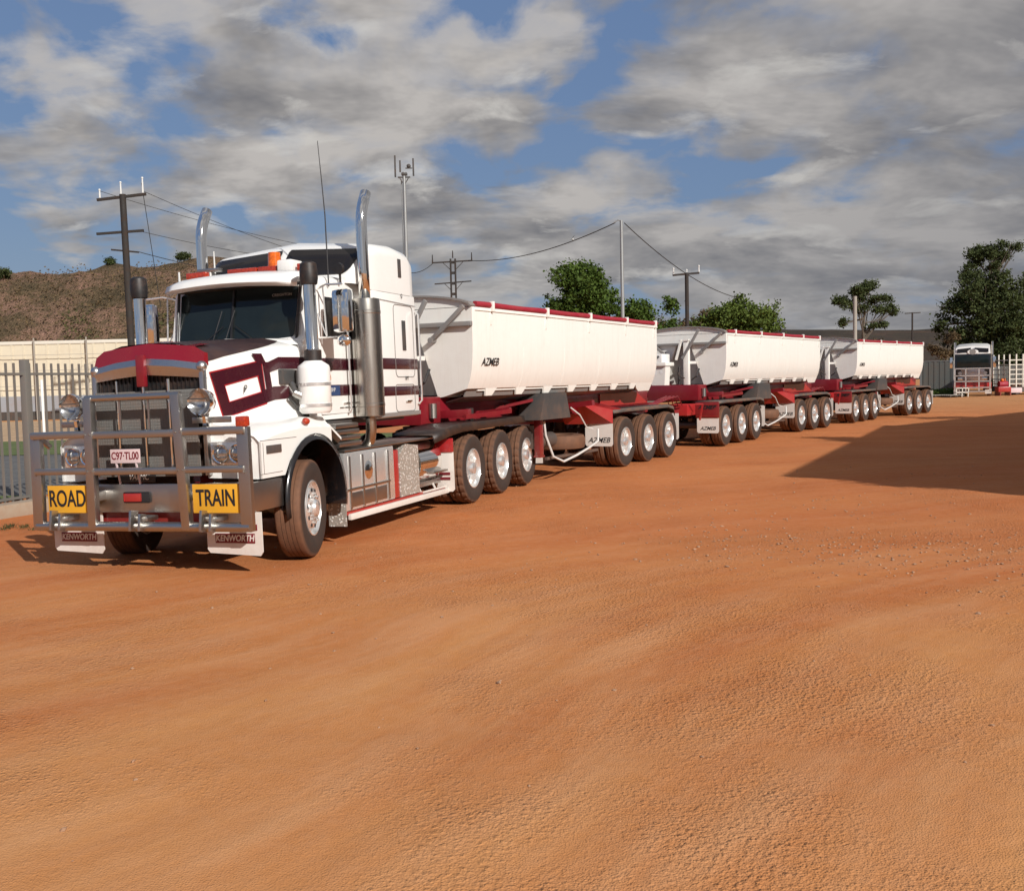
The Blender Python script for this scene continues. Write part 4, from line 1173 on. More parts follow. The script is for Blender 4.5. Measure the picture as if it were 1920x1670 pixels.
def place(o, x, y, h, label, group):
    o.location = (x, y, 0); o.rotation_euler = (0, 0, -h); o['label'] = label; o['group'] = group
TG, DG = 'white side tipping trailers of the road train', 'red tri axle dollies between the trailers'
T1 = copy_tree(T0); T2 = copy_tree(T0); D1 = copy_tree(D0)
place(T0, 1.9225, 22.6705, .4966, 'cream side tipper trailer with red roll tarp, coupled directly behind the truck sleeper cab', TG)
place(T1, 9.0142, 33.9602, .6005, 'middle cream side tipper trailer, between the two red dollies', TG)
place(T2, 16.6415, 44.2221, .6748, 'rearmost and smallest looking cream side tipper trailer, at the tail of the road train', TG)
place(D0, 5.279, 28.3063, .5355, 'red three axle dolly under the front of the middle trailer, nearer of two', DG)
place(D1, 12.4873, 39.0372, .60, 'red three axle dolly under the front of the rearmost trailer', DG)
for k in W:
    for ch in list(W[k].children): bpy.data.objects.remove(ch)
    bpy.data.objects.remove(W[k])


# ------------------------------------------------------------------ setting materials
def leafmat(name, a, b_, c=None):
    m, nt, bs = newmat(name)
    g = nd(nt, 'ShaderNodeNewGeometry'); n = tex(nt, g.outputs['Position'], .9, 4, .6)
    rnd = g.outputs['Random Per Island']
    col = mix(nt, ramp(nt, n, [(.35, 0), (.65, 1)]), a, b_)
    col = mix(nt, math_(nt, 'MULTIPLY', rnd, .5), col, c or (b_[0]*1.6, b_[1]*1.5, b_[2]*1.2))
    nt.links.new(col, bs.inputs['Base Color']); bs.inputs['Roughness'].default_value = .7
    bs.inputs['Specular IOR Level'].default_value = .2
    tr = nd(nt, 'ShaderNodeBsdfTranslucent'); nt.links.new(col, tr.inputs[0])
    ms = nd(nt, 'ShaderNodeMixShader'); ms.inputs[0].default_value = .25
    out = nt.nodes['Material Output']
    nt.links.new(bs.outputs[0], ms.inputs[1]); nt.links.new(tr.outputs[0], ms.inputs[2]); nt.links.new(ms.outputs[0], out.inputs[0])
leafmat('leaf_green', (.040, .070, .014), (.075, .12, .022))
leafmat('leaf_bright', (.055, .085, .018), (.10, .14, .03))
leafmat('leaf_dark', (.030, .040, .016), (.065, .085, .030))
leafmat('leaf_olive', (.045, .05, .02), (.09, .085, .035))
leafmat('leaf_brown', (.07, .05, .03), (.13, .09, .05))
paint('bark', (.10, .08, .06), .9, 0, .1)
paint('bark_pale', (.32, .27, .21), .9, 0, .1)

DENS = 1.6
def tree(name, label, group, x, y, z0, blobs, trunk, leaf, n, size, seed, bark='bark', limbs=6, hollow=.35, lump=1.0):
    """blobs: list of (dx, dy, z, rx, ry, rz) crown masses; trunk: (height, r0, r1, lean)"""
    rnd = random.Random(seed)
    P = thing(name, label, 'tree' if 'shrub' not in name else 'shrub', (x, y, z0), (0, 0, 0), group)
    m = MB(); H, r0, r1, ln = trunk
    top = Vector((ln, 0, H))
    m.tube([(0, 0, -.3), (ln*.3+.05, 0, H*.35), (ln*.6-.04, .05, H*.7), tuple(top)], r0, 10, r_end=r1)
    for i in range(limbs):
        b = blobs[i % len(blobs)]
        e = Vector((b[0]+rnd.uniform(-.6, .6)*b[3], b[1]+rnd.uniform(-.6, .6)*b[4], b[2]+rnd.uniform(-.3, .5)*b[5]))
        s = Vector((ln*.6, 0, H*rnd.uniform(.55, .95)))
        mid = (s+e)/2 + Vector((rnd.uniform(-.3, .3), rnd.uniform(-.3, .3), rnd.uniform(-.1, .4)))*b[3]*.4
        m.tube([tuple(s), tuple(mid), tuple(e)], r1*.8, 6, r_end=r1*.2)
        for _ in range(3):
            q = e + Vector((rnd.uniform(-1, 1)*b[3], rnd.uniform(-1, 1)*b[4], rnd.uniform(-.4, 1)*b[5]))*.55
            m.tube([tuple(mid), tuple((mid+q)/2+Vector((0, 0, .1))), tuple(q)], r1*.3, 4, r_end=r1*.08)
    m.build('trunk', bark, P)
    verts, faces = [], []
    lumps = []
    for b in blobs:
        nl = max(3, int(2.6*(b[3]*b[4]*b[5])**.45*2)); 
        for i in range(nl):
            d = Vector((rnd.gauss(0, 1), rnd.gauss(0, 1), rnd.gauss(0, 1))).normalized()*rnd.uniform(.45, .82); f = rnd.uniform(.34, .54)*lump
            lumps.append((b[0]+d.x*b[3], b[1]+d.y*b[4], b[2]+d.z*b[5], b[3]*f, b[4]*f, b[5]*f*.85))
    blobs = lumps
    vol = [b[3]*b[4]*b[5] for b in blobs]; tot = sum(v**.7 for v in vol)
    for b, v in zip(blobs, vol):
        nc = max(4, int(DENS*n*(v**.7)/tot/38))
        for _ in range(nc):
            # clump centre near the shell
            while True:
                d = Vector((rnd.uniform(-1, 1), rnd.uniform(-1, 1), rnd.uniform(-1, 1)))
                if hollow**2 < d.length_squared < 1: break
            c = Vector((b[0]+d.x*b[3], b[1]+d.y*b[4], b[2]+d.z*b[5]*(1 if d.z > 0 else .8)))
            cr = size*rnd.uniform(1.2, 2.8)
            for _ in range(38):
                g = Vector((rnd.gauss(0, .5), rnd.gauss(0, .5), rnd.gauss(0, .38)))*cr
                p = c+g; s = size*rnd.uniform(.6, 1.35)
                u = Vector((rnd.uniform(-1, 1), rnd.uniform(-1, 1), rnd.uniform(-.6, .6))).normalized()
                nn = (g.normalized()*.5 + Vector((rnd.uniform(-1, 1), rnd.uniform(-1, 1), rnd.uniform(-.2, 1)))).normalized()
                w_ = u.cross(nn).normalized()*s*.5; u = u*s*.5
                k = len(verts); verts += [p-u, p+w_*.7, p+u, p-w_*.7]; faces.append((k, k+1, k+2, k+3))
    me = bpy.data.meshes.new('crown'); me.from_pydata([tuple(v) for v in verts], [], faces); me.materials.append(MATS[leaf]); me.update()
    o = bpy.data.objects.new('crown', me); C.objects.link(o); o.parent = P
    return P
def wx(px, y): return (px-960)/1888*y*1.0       # lateral position for a photo column at depth y

# the big round tree and the lower ones around the shed roof
TR = 'leafy trees behind the road train'
tree('tree', 'large round dark green tree, just left of the tall grey lamp pole', TR, wx(1098, 75), 75, 0,
     [(0, 0, 8.2, 2.3, 2.3, 2.5), (-1.2, 0, 6.9, 1.7, 2, 2.0), (1.0, .3, 7.4, 1.9, 2, 2.4), (-.6, 0, 4.8, 2.4, 2, 1.9), (1.4, -.3, 4.9, 1.9, 2, 1.8), (0, 0, 3.2, 2.6, 2, 1.6)], (6.5, .35, .15, .2), 'leaf_green', 21000, .22, 11, hollow=.35)
tree('tree', 'lower bushy green tree, just right of the tall grey lamp pole', TR, wx(1205, 72), 72, 0,
     [(0, 0, 5.5, 1.7, 1.6, 1.6), (-1.0, 0, 6.1, .9, 1, .9), (1.9, 0, 6.0, .8, .9, 1.8), (.6, 0, 3.6, 2.5, 1.8, 1.7)], (4.2, .22, .1, .1), 'leaf_green', 12500, .21, 12, lump=1.3)
tree('tree', 'sparse brownish tree on both sides of the dark T shaped pole', TR, wx(1285, 78), 78, 0,
     [(0, 0, 4.9, 2.0, 1.8, 1.6), (2.2, 0, 5.0, 1.6, 1.6, 1.8), (1.2, 0, 3.4, 2.6, 1.5, 1.4)], (3.6, .2, .1, .1), 'leaf_brown', 8500, .21, 13, lump=1.3)
tree('tree', 'wide pale green pepper tree at the right of the leafy row, with ragged top', TR, wx(1385, 74), 74, 0,
     [(-.3, 0, 5.6, 1.7, 1.7, 1.5), (1.3, 0, 5.4, 1.5, 1.6, 1.5), (.3, 0, 7.0, .6, .7, .9), (2.4, 0, 6.3, .5, .6, 1.0), (-1.9, 0, 5.3, 1.2, 1.3, 1.4), (.6, 0, 3.6, 2.9, 1.8, 1.7)], (4.4, .24, .1, .2), 'leaf_bright', 18500, .21, 14, lump=1.3)
# open crowned gum
tree('gum_tree', 'open crowned gum tree with bare drooping branches, behind the pale pole over the last trailer', TR, wx(1617, 85), 85, 0,
     [(-1.3, 0, 7.9, 1.1, 1.1, .75), (.3, 0, 8.6, 1.1, 1.2, .95), (1.4, 0, 7.6, 1.2, 1.0, .75), (2.3, 0, 7.1, .7, .7, .35), (-.1, 0, 7.4, .9, .9, .5), (-1.6, 0, 6.0, .35, .4, .35), (1.3, 0, 5.9, 1.0, .8, .35), (2.4, 0, 6.9, .6, .5, .3)], (7.2, .16, .08, .3), 'leaf_dark', 6200, .17, 15, limbs=16, hollow=.2)
tree('round_shrub', 'dark rounded shrub low against the hills, left of the pale pole', None, wx(1593, 88), 88, 0,
     [(0, 0, 3.9, 1.3, 1.2, 1.2), (0, 0, 2.6, 1.5, 1.2, 1.2)], (2.2, .15, .1, 0), 'leaf_olive', 4200, .17, 16)
tree('round_shrub', 'dark rounded shrub low against the hills, right of the pale pole', None, wx(1632, 90), 90, 0,
     [(0, 0, 3.9, 1.2, 1.2, 1.1), (0, 0, 2.6, 1.4, 1.2, 1.2)], (2.2, .15, .1, 0), 'leaf_brown', 4200, .17, 17)
# dark trees behind the parked truck
RG = 'dark trees at the right edge'
tree('tree', 'big dark green tree standing behind the parked truck', RG, wx(1862, 86), 86, 0,
     [(0, 0, 8.2, 3.2, 3, 2.4), (-1.8, 0, 6.8, 2.4, 2.5, 2.0), (1.4, 0, 6.6, 3.0, 3, 2.3), (-3.6, 0, 6.9, 1.3, 1.2, 1.1), (-4.4, 0, 5.6, .9, .9, .5), (-2.9, 0, 4.2, 1.6, 1.6, 1.3), (0, 0, 4.2, 3.6, 3, 2.4), (1.5, 0, 2.6, 3.8, 3, 2.2), (-3.0, 0, 2.2, 2.2, 2, 1.6)], (7, .4, .2, .3), 'leaf_dark', 30000, .22, 21, limbs=10, hollow=.4)
tree('tree', 'tall thin topped gum tree rising above the big dark tree', RG, wx(1850, 92), 92, 0,
     [(-.6, 0, 12.0, 1.5, 1.4, 1.0), (1.4, 0, 12.6, 1.5, 1.3, .9), (-1.5, 0, 10.8, 1.0, 1.0, .8), (2.4, 0, 12.9, .7, .7, .6), (.6, 0, 11.2, 1.2, 1.2, .6)], (11, .25, .1, .4), 'leaf_dark', 5200, .19, 22, limbs=14, hollow=.2)
tree('tree', 'dark tree cut off by the right edge of the view', RG, wx(1945, 88), 88, 0,
     [(0, 0, 9.0, 1.6, 1.6, 1.6), (-.3, 0, 7.0, 2.2, 2, 2.0), (0, 0, 4.6, 2.6, 2, 2.4)], (8, .3, .15, .1), 'leaf_dark', 9000, .21, 23, limbs=8)
tree('tree', 'bare brown leaning tree left of the parked truck', RG, wx(1768, 84), 84, 0,
     [(0, 0, 3.2, .9, .9, .7), (.6, 0, 4.6, .7, .7, .5), (-.8, 0, 3.9, .5, .5, .3)], (4.6, .16, .08, .8), 'leaf_brown', 1600, .15, 24, limbs=14, hollow=.1)

# hedge / ground plants under the far wall
def scrub(name, label, x0, x1, y, h, leaf, n, seed, kind=None, zf=None, size=.16, depth=1.0, clump=None):
    rnd = random.Random(seed); verts, faces = [], []
    for _ in range(n):
        x = rnd.uniform(x0, x1); yy = y+rnd.uniform(-depth, depth); hh = h*(.5+.5*noise.noise(Vector((x*.5, yy*.5, seed)))+.3)
        if clump is not None and noise.noise(Vector((x*.16, yy*.16, seed))) < clump: continue
        zb = zf(x, yy) if zf else 0
        p = Vector((x, yy, zb+rnd.random()**1.3*hh)); s = size*rnd.uniform(.5, 1.1)
        u = Vector((rnd.uniform(-1, 1), rnd.uniform(-1, 1), rnd.uniform(-.6, .8))).normalized()*s*.5
        w_ = u.orthogonal()*.7; k = len(verts); verts += [p-u, p+w_, p+u, p-w_]; faces.append((k, k+1, k+2, k+3))
    me = bpy.data.meshes.new(name); me.from_pydata([tuple(v) for v in verts], [], faces); me.materials.append(MATS[leaf])
    o = bpy.data.objects.new(name, me); C.objects.link(o); o['label'] = label; o['category'] = 'plants'; o['kind'] = 'stuff'
scrub('weeds', 'green weeds growing along the foot of the grey sheet fence', wx(1735, 73), wx(1805, 73), 73, .55, 'leaf_green', 2600, 31)

# ------------------------------------------------------------------ hills
def hillmat(name, stops, sc=.12, fine=1.4):
    m, nt, b = newmat(name)
    g = nd(nt, 'ShaderNodeNewGeometry')
    n = tex(nt, g.outputs['Position'], sc, 7, .65); f = tex(nt, g.outputs['Position'], fine, 5, .7)
    f2 = tex(nt, g.outputs['Position'], fine*3.5, 3, .6)
    col = ramp(nt, math_(nt, 'ADD', math_(nt, 'MULTIPLY', n, .62), math_(nt, 'MULTIPLY', f, .38)), stops)
    col = mix(nt, ramp(nt, f2, [(.52, 0), (.66, .6)]), col, (.06, .055, .03))
    nt.links.new(col, b.inputs['Base Color']); b.inputs['Roughness'].default_value = 1; b.inputs['Specular IOR Level'].default_value = .1
    bump(nt, b, math_(nt, 'ADD', math_(nt, 'MULTIPLY', f, .6), f2), 1.0, .5)
hillmat('hill_scrub', [(.36, (.07, .055, .032)), (.46, (.15, .105, .062)), (.54, (.27, .16, .11)), (.66, (.38, .22, .165))])
hillmat('far_scrub', [(.35, (.030, .026, .022)), (.55, (.055, .042, .034)), (.7, (.12, .060, .038))], .02, .12)
def left_hill():
    def hz(x, y):
        # steep spoil bank rising from y=84 to a flat top at y=120
        t = max(0, min(1, (y-80)/34)); base = t*t*(3-2*t)
        top = 15.9 + 1.0*noise.noise(Vector((x*.05, 3, 0))) - .5*max(0, (-x-50)/20)
        end = max(0, min(1, (-8-x)/22))
        n = .8*noise.noise(Vector((x*.09, y*.09, 0))) + 1.1*noise.noise(Vector((x*.28, y*.2, 2))) + .6*noise.noise(Vector((x*.8, y*.8, 4)))
        return (top*base + n*base*(1.2-base*.6))*end*end*(3-2*end) - .3
    bm = bmesh.new(); xs = [-140 + k*1.1 for k in range(127)]; ys = [78+k*1.0 for k in range(44)] + [124+k*12 for k in range(12)]
    g = [[bm.verts.new((x, y, hz(x, y))) for x in xs] for y in ys]
    for j in range(len(ys)-1):
        for i in range(len(xs)-1): bm.faces.new((g[j][i], g[j][i+1], g[j+1][i+1], g[j+1][i]))
    me = bpy.data.meshes.new('hill'); bm.to_mesh(me); bm.free(); me.materials.append(MATS['hill_scrub']); me.shade_smooth()
    o = bpy.data.objects.new('hill', me); C.objects.link(o); struct(o)
    scrub('hill_scrub', 'low grey green scrub growing over the spoil bank', -62, -16, 97, .9, 'leaf_brown', 9000, 41, zf=hz, size=.26, depth=12)
    scrub('hill_scrub', 'darker olive bushes in hollows on the spoil bank', -58, -18, 91, 1.5, 'leaf_olive', 9000, 42, zf=hz, size=.30, depth=8, clump=.08)
    # bushes on the crest
    for i, (px, y, s, lab) in enumerate(((15, 108, 1.5, 'round bush on the hill crest at the left edge'), (222, 112, .6, 'small bush on the hill crest left of the big power pole'), (360, 110, 1.0, 'dark bush on the hill crest beside the far exhaust stack'))):
        x = wx(px, y)
        tree('shrub', lab, None, x, y, hz(x, y)-.2, [(0, 0, s*.7, s*.8, s*.8, s*.65)], (s*.5, .06, .03, 0), 'leaf_dark', int(900+700*s), .16, 50+i, limbs=4)
left_hill()
def far_hills():
    for nm, y0, hgt, x0, x1, seed, st in (('far_hill', 420, 28, -260, 700, 2, 10), ('far_plain', 230, 10.5, 60, 420, 5, 5)):
        bm = bmesh.new(); n = 120; rows = []
        for j in range(9):
            t = j/8
            rows.append([bm.verts.new((x0+(x1-x0)*k/n, y0+t*hgt*7, hgt*math.sin(t*PI/2)**.8*(1+.10*noise.noise(Vector((k*.09, seed, 0)))+.025*noise.noise(Vector((k*.9, seed, j))))-.3)) for k in range(n+1)])
        for A, B in zip(rows, rows[1:]):
            for k in range(n): bm.faces.new((A[k], A[k+1], B[k+1], B[k]))
        me = bpy.data.meshes.new(nm); bm.to_mesh(me); bm.free(); me.materials.append(MATS['far_scrub']); me.shade_smooth()
        struct(bpy.data.objects.new(nm, me)); C.objects.link(bpy.data.objects[nm])
far_hills()

# ------------------------------------------------------------------ grass strip and bitumen behind the fence
def flat(name, mat, pts, z):
    m = MB(); m.face([(x, y, z) for x, y in pts]); o = m.build(name, mat, smooth=0); struct(o); return o
def gmat(name, a, b_, sc=3):
    m, nt, b = newmat(name); g = nd(nt, 'ShaderNodeNewGeometry'); n = tex(nt, g.outputs['Position'], sc, 6, .7)
    nt.links.new(mix(nt, ramp(nt, n, [(.35, 0), (.65, 1)]), a, b_), b.inputs['Base Color']); b.inputs['Roughness'].default_value = .95
    bump(nt, b, n, .6, .03)
gmat('lawn', (.05, .085, .018), (.12, .14, .035), 2); gmat('bitumen', (.075, .075, .075), (.13, .125, .12), 4); gmat('verge', (.35, .22, .12), (.5, .34, .2), 1)
flat('verge', 'verge', [(-70, 30.5), (-9, 30.5), (-6, 62), (-70, 62)], .030)
flat('road', 'bitumen', [(-60, 16.9), (-8.6, 16.9), (-4.6, 31), (-60, 31)], .045)
flat('lawn', 'lawn', [(-70, 28.5), (-5.2, 28.5), (-3.5, 36.5), (-70, 36.5)], .060)
flat('lawn_edge', 'lawn', [(-60, 15.9), (-8.9, 15.9), (-8.4, 17.3), (-60, 17.3)], .062)
# raised concrete edge in front of the fence
m = MB(); m.bar((-12.5, 1.2, .07), (-6.9, 16.9, .07), .30, .22, bev=.03); m.bar((-6.95, 16.7, .07), (-5.2, 23, .07), .30, .22, bev=.03)
tag(m.build('kerb', 'concrete'), 'dusty concrete kerb at the foot of the steel fence', 'kerb')
# tufts of weed by the kerb
def tufts():
    rnd = random.Random(5); verts, faces = [], []
    for _ in range(9):
        cx, cy = rnd.gauss(-6.55, .35), rnd.gauss(13.6, .35)
        for _ in range(26):
            a = rnd.random()*6.28; l = rnd.uniform(.04, .10); p = Vector((cx+rnd.gauss(0, .04), cy+rnd.gauss(0, .04), .0)); q = p+Vector((math.cos(a)*l*.6, math.sin(a)*l*.6, l*.6)); w_ = Vector((-math.sin(a), math.cos(a), 0))*.006
            k = len(verts); verts += [p-w_, p+w_, q]; faces.append((k, k+1, k+2))
    me = bpy.data.meshes.new('weeds'); me.from_pydata([tuple(v) for v in verts], [], faces); me.materials.append(MATS['leaf_olive'])
    o = bpy.data.objects.new('weeds', me); C.objects.link(o); o['label'] = 'small tufts of weed in the dirt beside the kerb'; o['category'] = 'weeds'; o['kind'] = 'stuff'
tufts()

# ------------------------------------------------------------------ steel picket fence
def fence():
    P = thing('steel_fence', 'grey steel picket fence running back beside the truck', 'fence', (-7.62, 15.85, 0), (0, 0, -math.atan2(.29, 1)))
    # local +Y runs along the fence
    def pk(t):
        m = MB(); m.box(-.014, .014, t-.014, t+.014, .12, 2.29); m.build('picket', 'fence_steel', P)
    t = -4.3
    while t < 7.5:
        if abs(t) > .09 and abs(t-2.45*2) > .09: pk(t)
        t += .163
    m = MB(); m.box(-.02, .02, -4.4, 7.6, 2.10, 2.14); m.build('top_rail', 'fence_steel', P)
    m = MB(); m.box(-.02, .02, -4.4, 7.6, .18, .22); m.build('bottom_rail', 'fence_steel', P)
    for t in (-4.6, 0, 4.9):
        m = MB(); m.box(-.055, .055, t-.055, t+.055, 0, 2.34, .008); m.build('post', 'fence_steel', P)
fence()
# ------------------------------------------------------------------ long cream wall behind
def wall():
    y = 66; x0, x1 = -75, -6
    P = thing('boundary_wall', 'long cream ribbed wall with grey base panels in front of the spoil bank', 'wall', (0, y, 0))
    m = MB(); m.box(x0, x1, -.1, .1, 1.55, 4.95)
    for k in range(int((x1-x0)/.76)):
        x = x0 + k*.76; m.box(x-.05, x+.05, -.135, -.1, 1.6, 4.9)
    m.build('wall_panel', 'wall_cream', P)
    m = MB(); m.box(x0, x1, -.16, .16, 4.90, 5.12, .02); m.build('coping', 'house_white', P)
    m = MB(); m.box(x0, x1, -.13, .13, .55, 1.55)
    for k in range(24): m.box(x0+k*2.9, x0+k*2.9+.12, -.22, -.13, .5, 2.3)
    m.build('base_panel', 'wall_blue', P)
    m = MB(); m.box(x0, x1, -.1, .1, -.1, .55); m.build('plinth', 'wall_dark', P)
    m = MB()
    for k in range(3): m.bar((x0, -.5, 2.2+k*1.0), (x1, -.5, 2.2+k*1.0), .03, .03)
    for k in range(20): m.bar((x0+k*3.4, -.5, 0), (x0+k*3.4, -.5, 5.3), .07, .07)
    m.build('rail_frame', 'timber_light', P)
wall()
m = MB(); m.cyl((0, 0, 0), (0, 0, 2.3), .055, n=10)
o = m.build('post', 'white'); o.location = (wx(83, 40), 40, 0); tag(o, 'slim white post on the verge seen through the fence', 'post')
# sheet fence at the far right
def sheet(x0, y0, x1, y1, h, label):
    d = Vector((x1-x0, y1-y0, 0)); L = d.length
    P = thing('sheet_fence', label, 'fence', (x0, y0, 0), (0, 0, math.atan2(d.y, d.x)))
    m = MB(); n = int(L/.2)
    for k in range(n): m.box(k*.2, k*.2+.19, -.02 - (.02 if k % 2 else 0), .02, .05, h)
    m.build('sheet_panel', 'sheet_grey', P)
    for k in range(int(L/2.4)+1):
        m = MB(); m.box(k*2.4-.05, k*2.4+.05, -.07, .05, 0, h+.04); m.build('post', 'galv', P)
    m = MB(); m.box(0, L, -.05, .05, h, h+.06); m.build('top_rail', 'galv', P)
sheet(wx(1728, 78), 78, wx(1812, 76), 76, 2.55, 'grey green sheet metal fence between the last trailer and the parked truck')
sheet(wx(1868, 80), 80, wx(1990, 78), 78, 2.0, 'low pale sheet fence right of the parked truck')

# ------------------------------------------------------------------ poles
def pole(name, label, x, y, H, r0, r1, mat, arms=(), lean=0, ins=(), rot=0, extra=None):
    P = thing(name, label, 'pole', (x, y, 0), (0, 0, rot))
    m = MB(); m.tube([(0, 0, -.3), (lean*.5, 0, H*.5), (lean, 0, H)], r0, 12, r_end=r1); m.build('shaft', mat, P)
    for (z, x0, x1, t, dz) in arms:
        m = MB(); m.bar((x0, 0, z-dz), (x1, 0, z+dz), t, t); m.build('cross_arm', 'timber', P)
    for (xx, z, h) in ins:
        m = MB(); m.cyl((xx, 0, z), (xx, 0, z+h), .05, .035, 8); m.sphere((xx, 0, z+h), .06, u=8, v=6); m.build('insulator', 'insulator', P)
    return P
# left power pole at depth 52: photo columns 250/262
y = 52; PX = wx(256, y)
p1 = pole('power_pole', 'tall dark power pole with three cross arms, above the hill at left', PX, y, 11.75, .19, .16, 'timber',
          [(11.62, -1.45, 1.05, .13, .12), (9.85, -1.55, .85, .12, .06), (8.9, -.85, .55, .08, -.08)], -.14,
          [(-1.30, 11.6, .40), (-.22, 11.75, .60), (.90, 11.80, .75)])
# mast behind the sleeper
y = 62; PX = wx(772, y)
mast = thing('radio_mast', 'slim grey radio mast with antenna panels, rising behind the sleeper cab', 'mast', (PX, y, 0))
m = MB(); m.cyl((0, 0, -.3), (0, 0, 14.6), .14, .09, 12); m.build('shaft', 'galv', mast)
m = MB(); m.cyl((-.18, .1, 2), (-.18, .1, 14.2), .03, n=6); m.build('cable', 'galv', mast)
m = MB(); m.box(-.38, .38, -.04, .04, 14.25, 14.33); m.box(-.15, .2, -.15, .15, 14.4, 14.55, .02); m.bar((-.3, 0, 14.3), (-.05, 0, 13.9), .05); m.bar((.3, 0, 14.3), (.05, 0, 13.9), .05); m.build('bracket', 'dark_grey', mast)
for xx, z0, z1 in ((-.52, 14.3, 15.6), (-.22, 14.6, 15.3), (.58, 14.35, 15.4)):
    m = MB(); m.box(xx-.05, xx+.05, -.06, .02, z0, z1, .01); m.build('antenna_panel', 'dark_grey', mast)
m = MB(); m.sphere((.3, 0, 14.95), .13); m.box(.1, .5, -.05, .05, 14.8, 14.85); m.build('camera_head', 'dark_grey', mast)
# lattice like pole
y = 70; PX = wx(858, y)
lp = thing('power_pole', 'dark twin steel power pole with two cross arms, behind the front of the first trailer', 'pole', (PX, y, 0))
m = MB()
for s in (-1, 1): m.box(s*.16-.06, s*.16+.06, -.07, .07, -.3, 10.3)
for k in range(14): m.box(-.12, .12, -.03, .03, .6+k*.72, .78+k*.72)
m.build('shaft', 'timber', lp)
m = MB(); m.bar((-1.45, 0, 10.05), (1.35, 0, 10.15), .09); m.bar((-1.3, 0, 8.6), (1.25, 0, 8.75), .08); m.bar((-.7, 0, 10.05), (-.12, 0, 9.5), .04); m.bar((.7, 0, 10.08), (.12, 0, 9.5), .04); m.bar((.6, 0, 8.65), (.1, 0, 8.1), .04); m.bar((-.6, 0, 8.6), (-.1, 0, 8.1), .04); m.build('cross_arm', 'timber', lp)
for xx, z in ((-1.4, 10.1), (0, 10.35), (1.3, 10.2)):
    m = MB(); m.cyl((xx, 0, z), (xx, 0, z+.5), .045, .03, 8); m.build('insulator', 'timber', lp)
# tall grey lamp pole
y = 50; PXL = wx(1172, y)
p3 = pole('lamp_pole', 'tall slim grey pole with a short top bracket, in front of the round tree', PXL, y, 9.55, .11, .075, 'galv', [], 0)
m = MB(); m.tube([(0, 0, 9.5), (-.15, 0, 9.58), (-.38, 0, 9.45)], .03, 6); m.build('bracket', 'galv', p3)
y = 58; PXT = wx(1292, y)
pole('power_pole', 'dark T shaped power pole with two white insulators, above the middle trailer', PXT, y, 7.75, .12, .11, 'timber', [(7.68, -.80, .72, .11, .05)], 0, [(-.75, 7.68, .32), (.70, 7.78, .34), (0, 7.78, .12)])
y = 52; pole('timber_pole', 'pale bare timber pole standing over the last trailer', wx(1605, y), y, 5.75, .105, .095, 'timber_light')
y = 75; pole('power_pole', 'small distant dark T shaped pole right of the last trailer', wx(1712, y), y, 6.2, .07, .06, 'timber', [(6.15, -.55, .6, .07, .02)])
# wires
def wire(name, label, a, b, sag, r=.02, g=None):
    m = MB(); a, b = Vector(a), Vector(b)
    m.tube([tuple(a.lerp(b, t/24) + Vector((0, 0, -sag*4*(t/24)*(1-t/24)))) for t in range(25)], r, 5)
    return tag(m.build(name, 'wire'), label, 'wire', g)
wire('power_line', 'wire sagging from the twin steel pole to the top of the lamp pole', (wx(890, 70)-.1, 70, 10.15), (PXL-.3, 50, 9.45), .55, .026)
wire('power_line', 'wire falling from the lamp pole past the T shaped pole to the right', (PXL+.15, 50, 9.42), (wx(1390, 70), 70, 7.15), .6, .024)
wire('power_line', 'short wire between the radio mast and the twin steel pole', (wx(776, 62), 62, 8.55), (wx(858, 70)-1.4, 70, 10.0), .2, .024)
L0 = (wx(256, 52), 52)
for (dx, z, px, yy, z2, lab) in ((-1.3, 11.95, 640, 66, 10.5, 'topmost faint wire leaving the tall left power pole'), (.9, 11.9, 640, 70, 10.2, 'second faint wire leaving the tall left power pole'), (.6, 9.9, 640, 66, 9.7, 'wire leaving the middle cross arm of the left pole'), (.5, 8.85, 640, 60, 7.5, 'lowest dark wire running from the left pole behind the cab')):
    wire('power_line', lab, (L0[0]+dx, 52, z), (wx(px, yy), yy, z2), .25, .014 if z > 9 else .02)
wire('stay_wire', 'thin stay wire slanting down right of the tall left power pole', (L0[0]+.85, 52, 12.3), (L0[0]+1.55, 52, 6.0), 0, .018)
# bird on the wire
def bird():
    a, b = Vector((wx(890, 70)-.1, 70, 10.15)), Vector((PXL-.3, 50, 9.45)); t = .72
    best = min(range(101), key=lambda k: abs((a.lerp(b, k/100).x/a.lerp(b, k/100).y)*1888+960-1079))/100
    p = a.lerp(b, best) + Vector((0, 0, -.55*4*best*(1-best)))
    P = thing('bird', 'black and white bird perched on the wire left of the lamp pole', 'bird', tuple(p))
    m = MB(); secs = []
    for (x, z, r) in ((-.20, -.04, .012), (-.12, .02, .03), (-.05, .09, .055), (.02, .16, .06), (.07, .23, .042), (.09, .27, .045), (.12, .30, .04), (.15, .31, .012), (.20, .305, .003)):
        secs.append((x, 0, z, r))
    rings = [[m.bm.verts.new((x+math.cos(2*PI*k/10)*r*.7, math.sin(2*PI*k/10)*r, z+math.cos(2*PI*k/10)*r*.6)) for k in range(10)] for x, _, z, r in secs]
    for A, B in zip(rings, rings[1:]):
        for k in range(10): m.bm.faces.new((A[k], A[(k+1)%10], B[(k+1)%10], B[k]))
    m.build('body', 'bird_black', P, smooth=60)
    m = MB(); m.sphere((.045, 0, .11), .05, (.8, .9, 1.2), u=10, v=8); m.build('breast', 'insulator', P)
    m = MB()
    for s in (-1, 1): m.cyl((.0, s*.02, .0), (.0, s*.02, .09), .006, n=5)
    m.build('leg', 'bird_black', P)
bird()
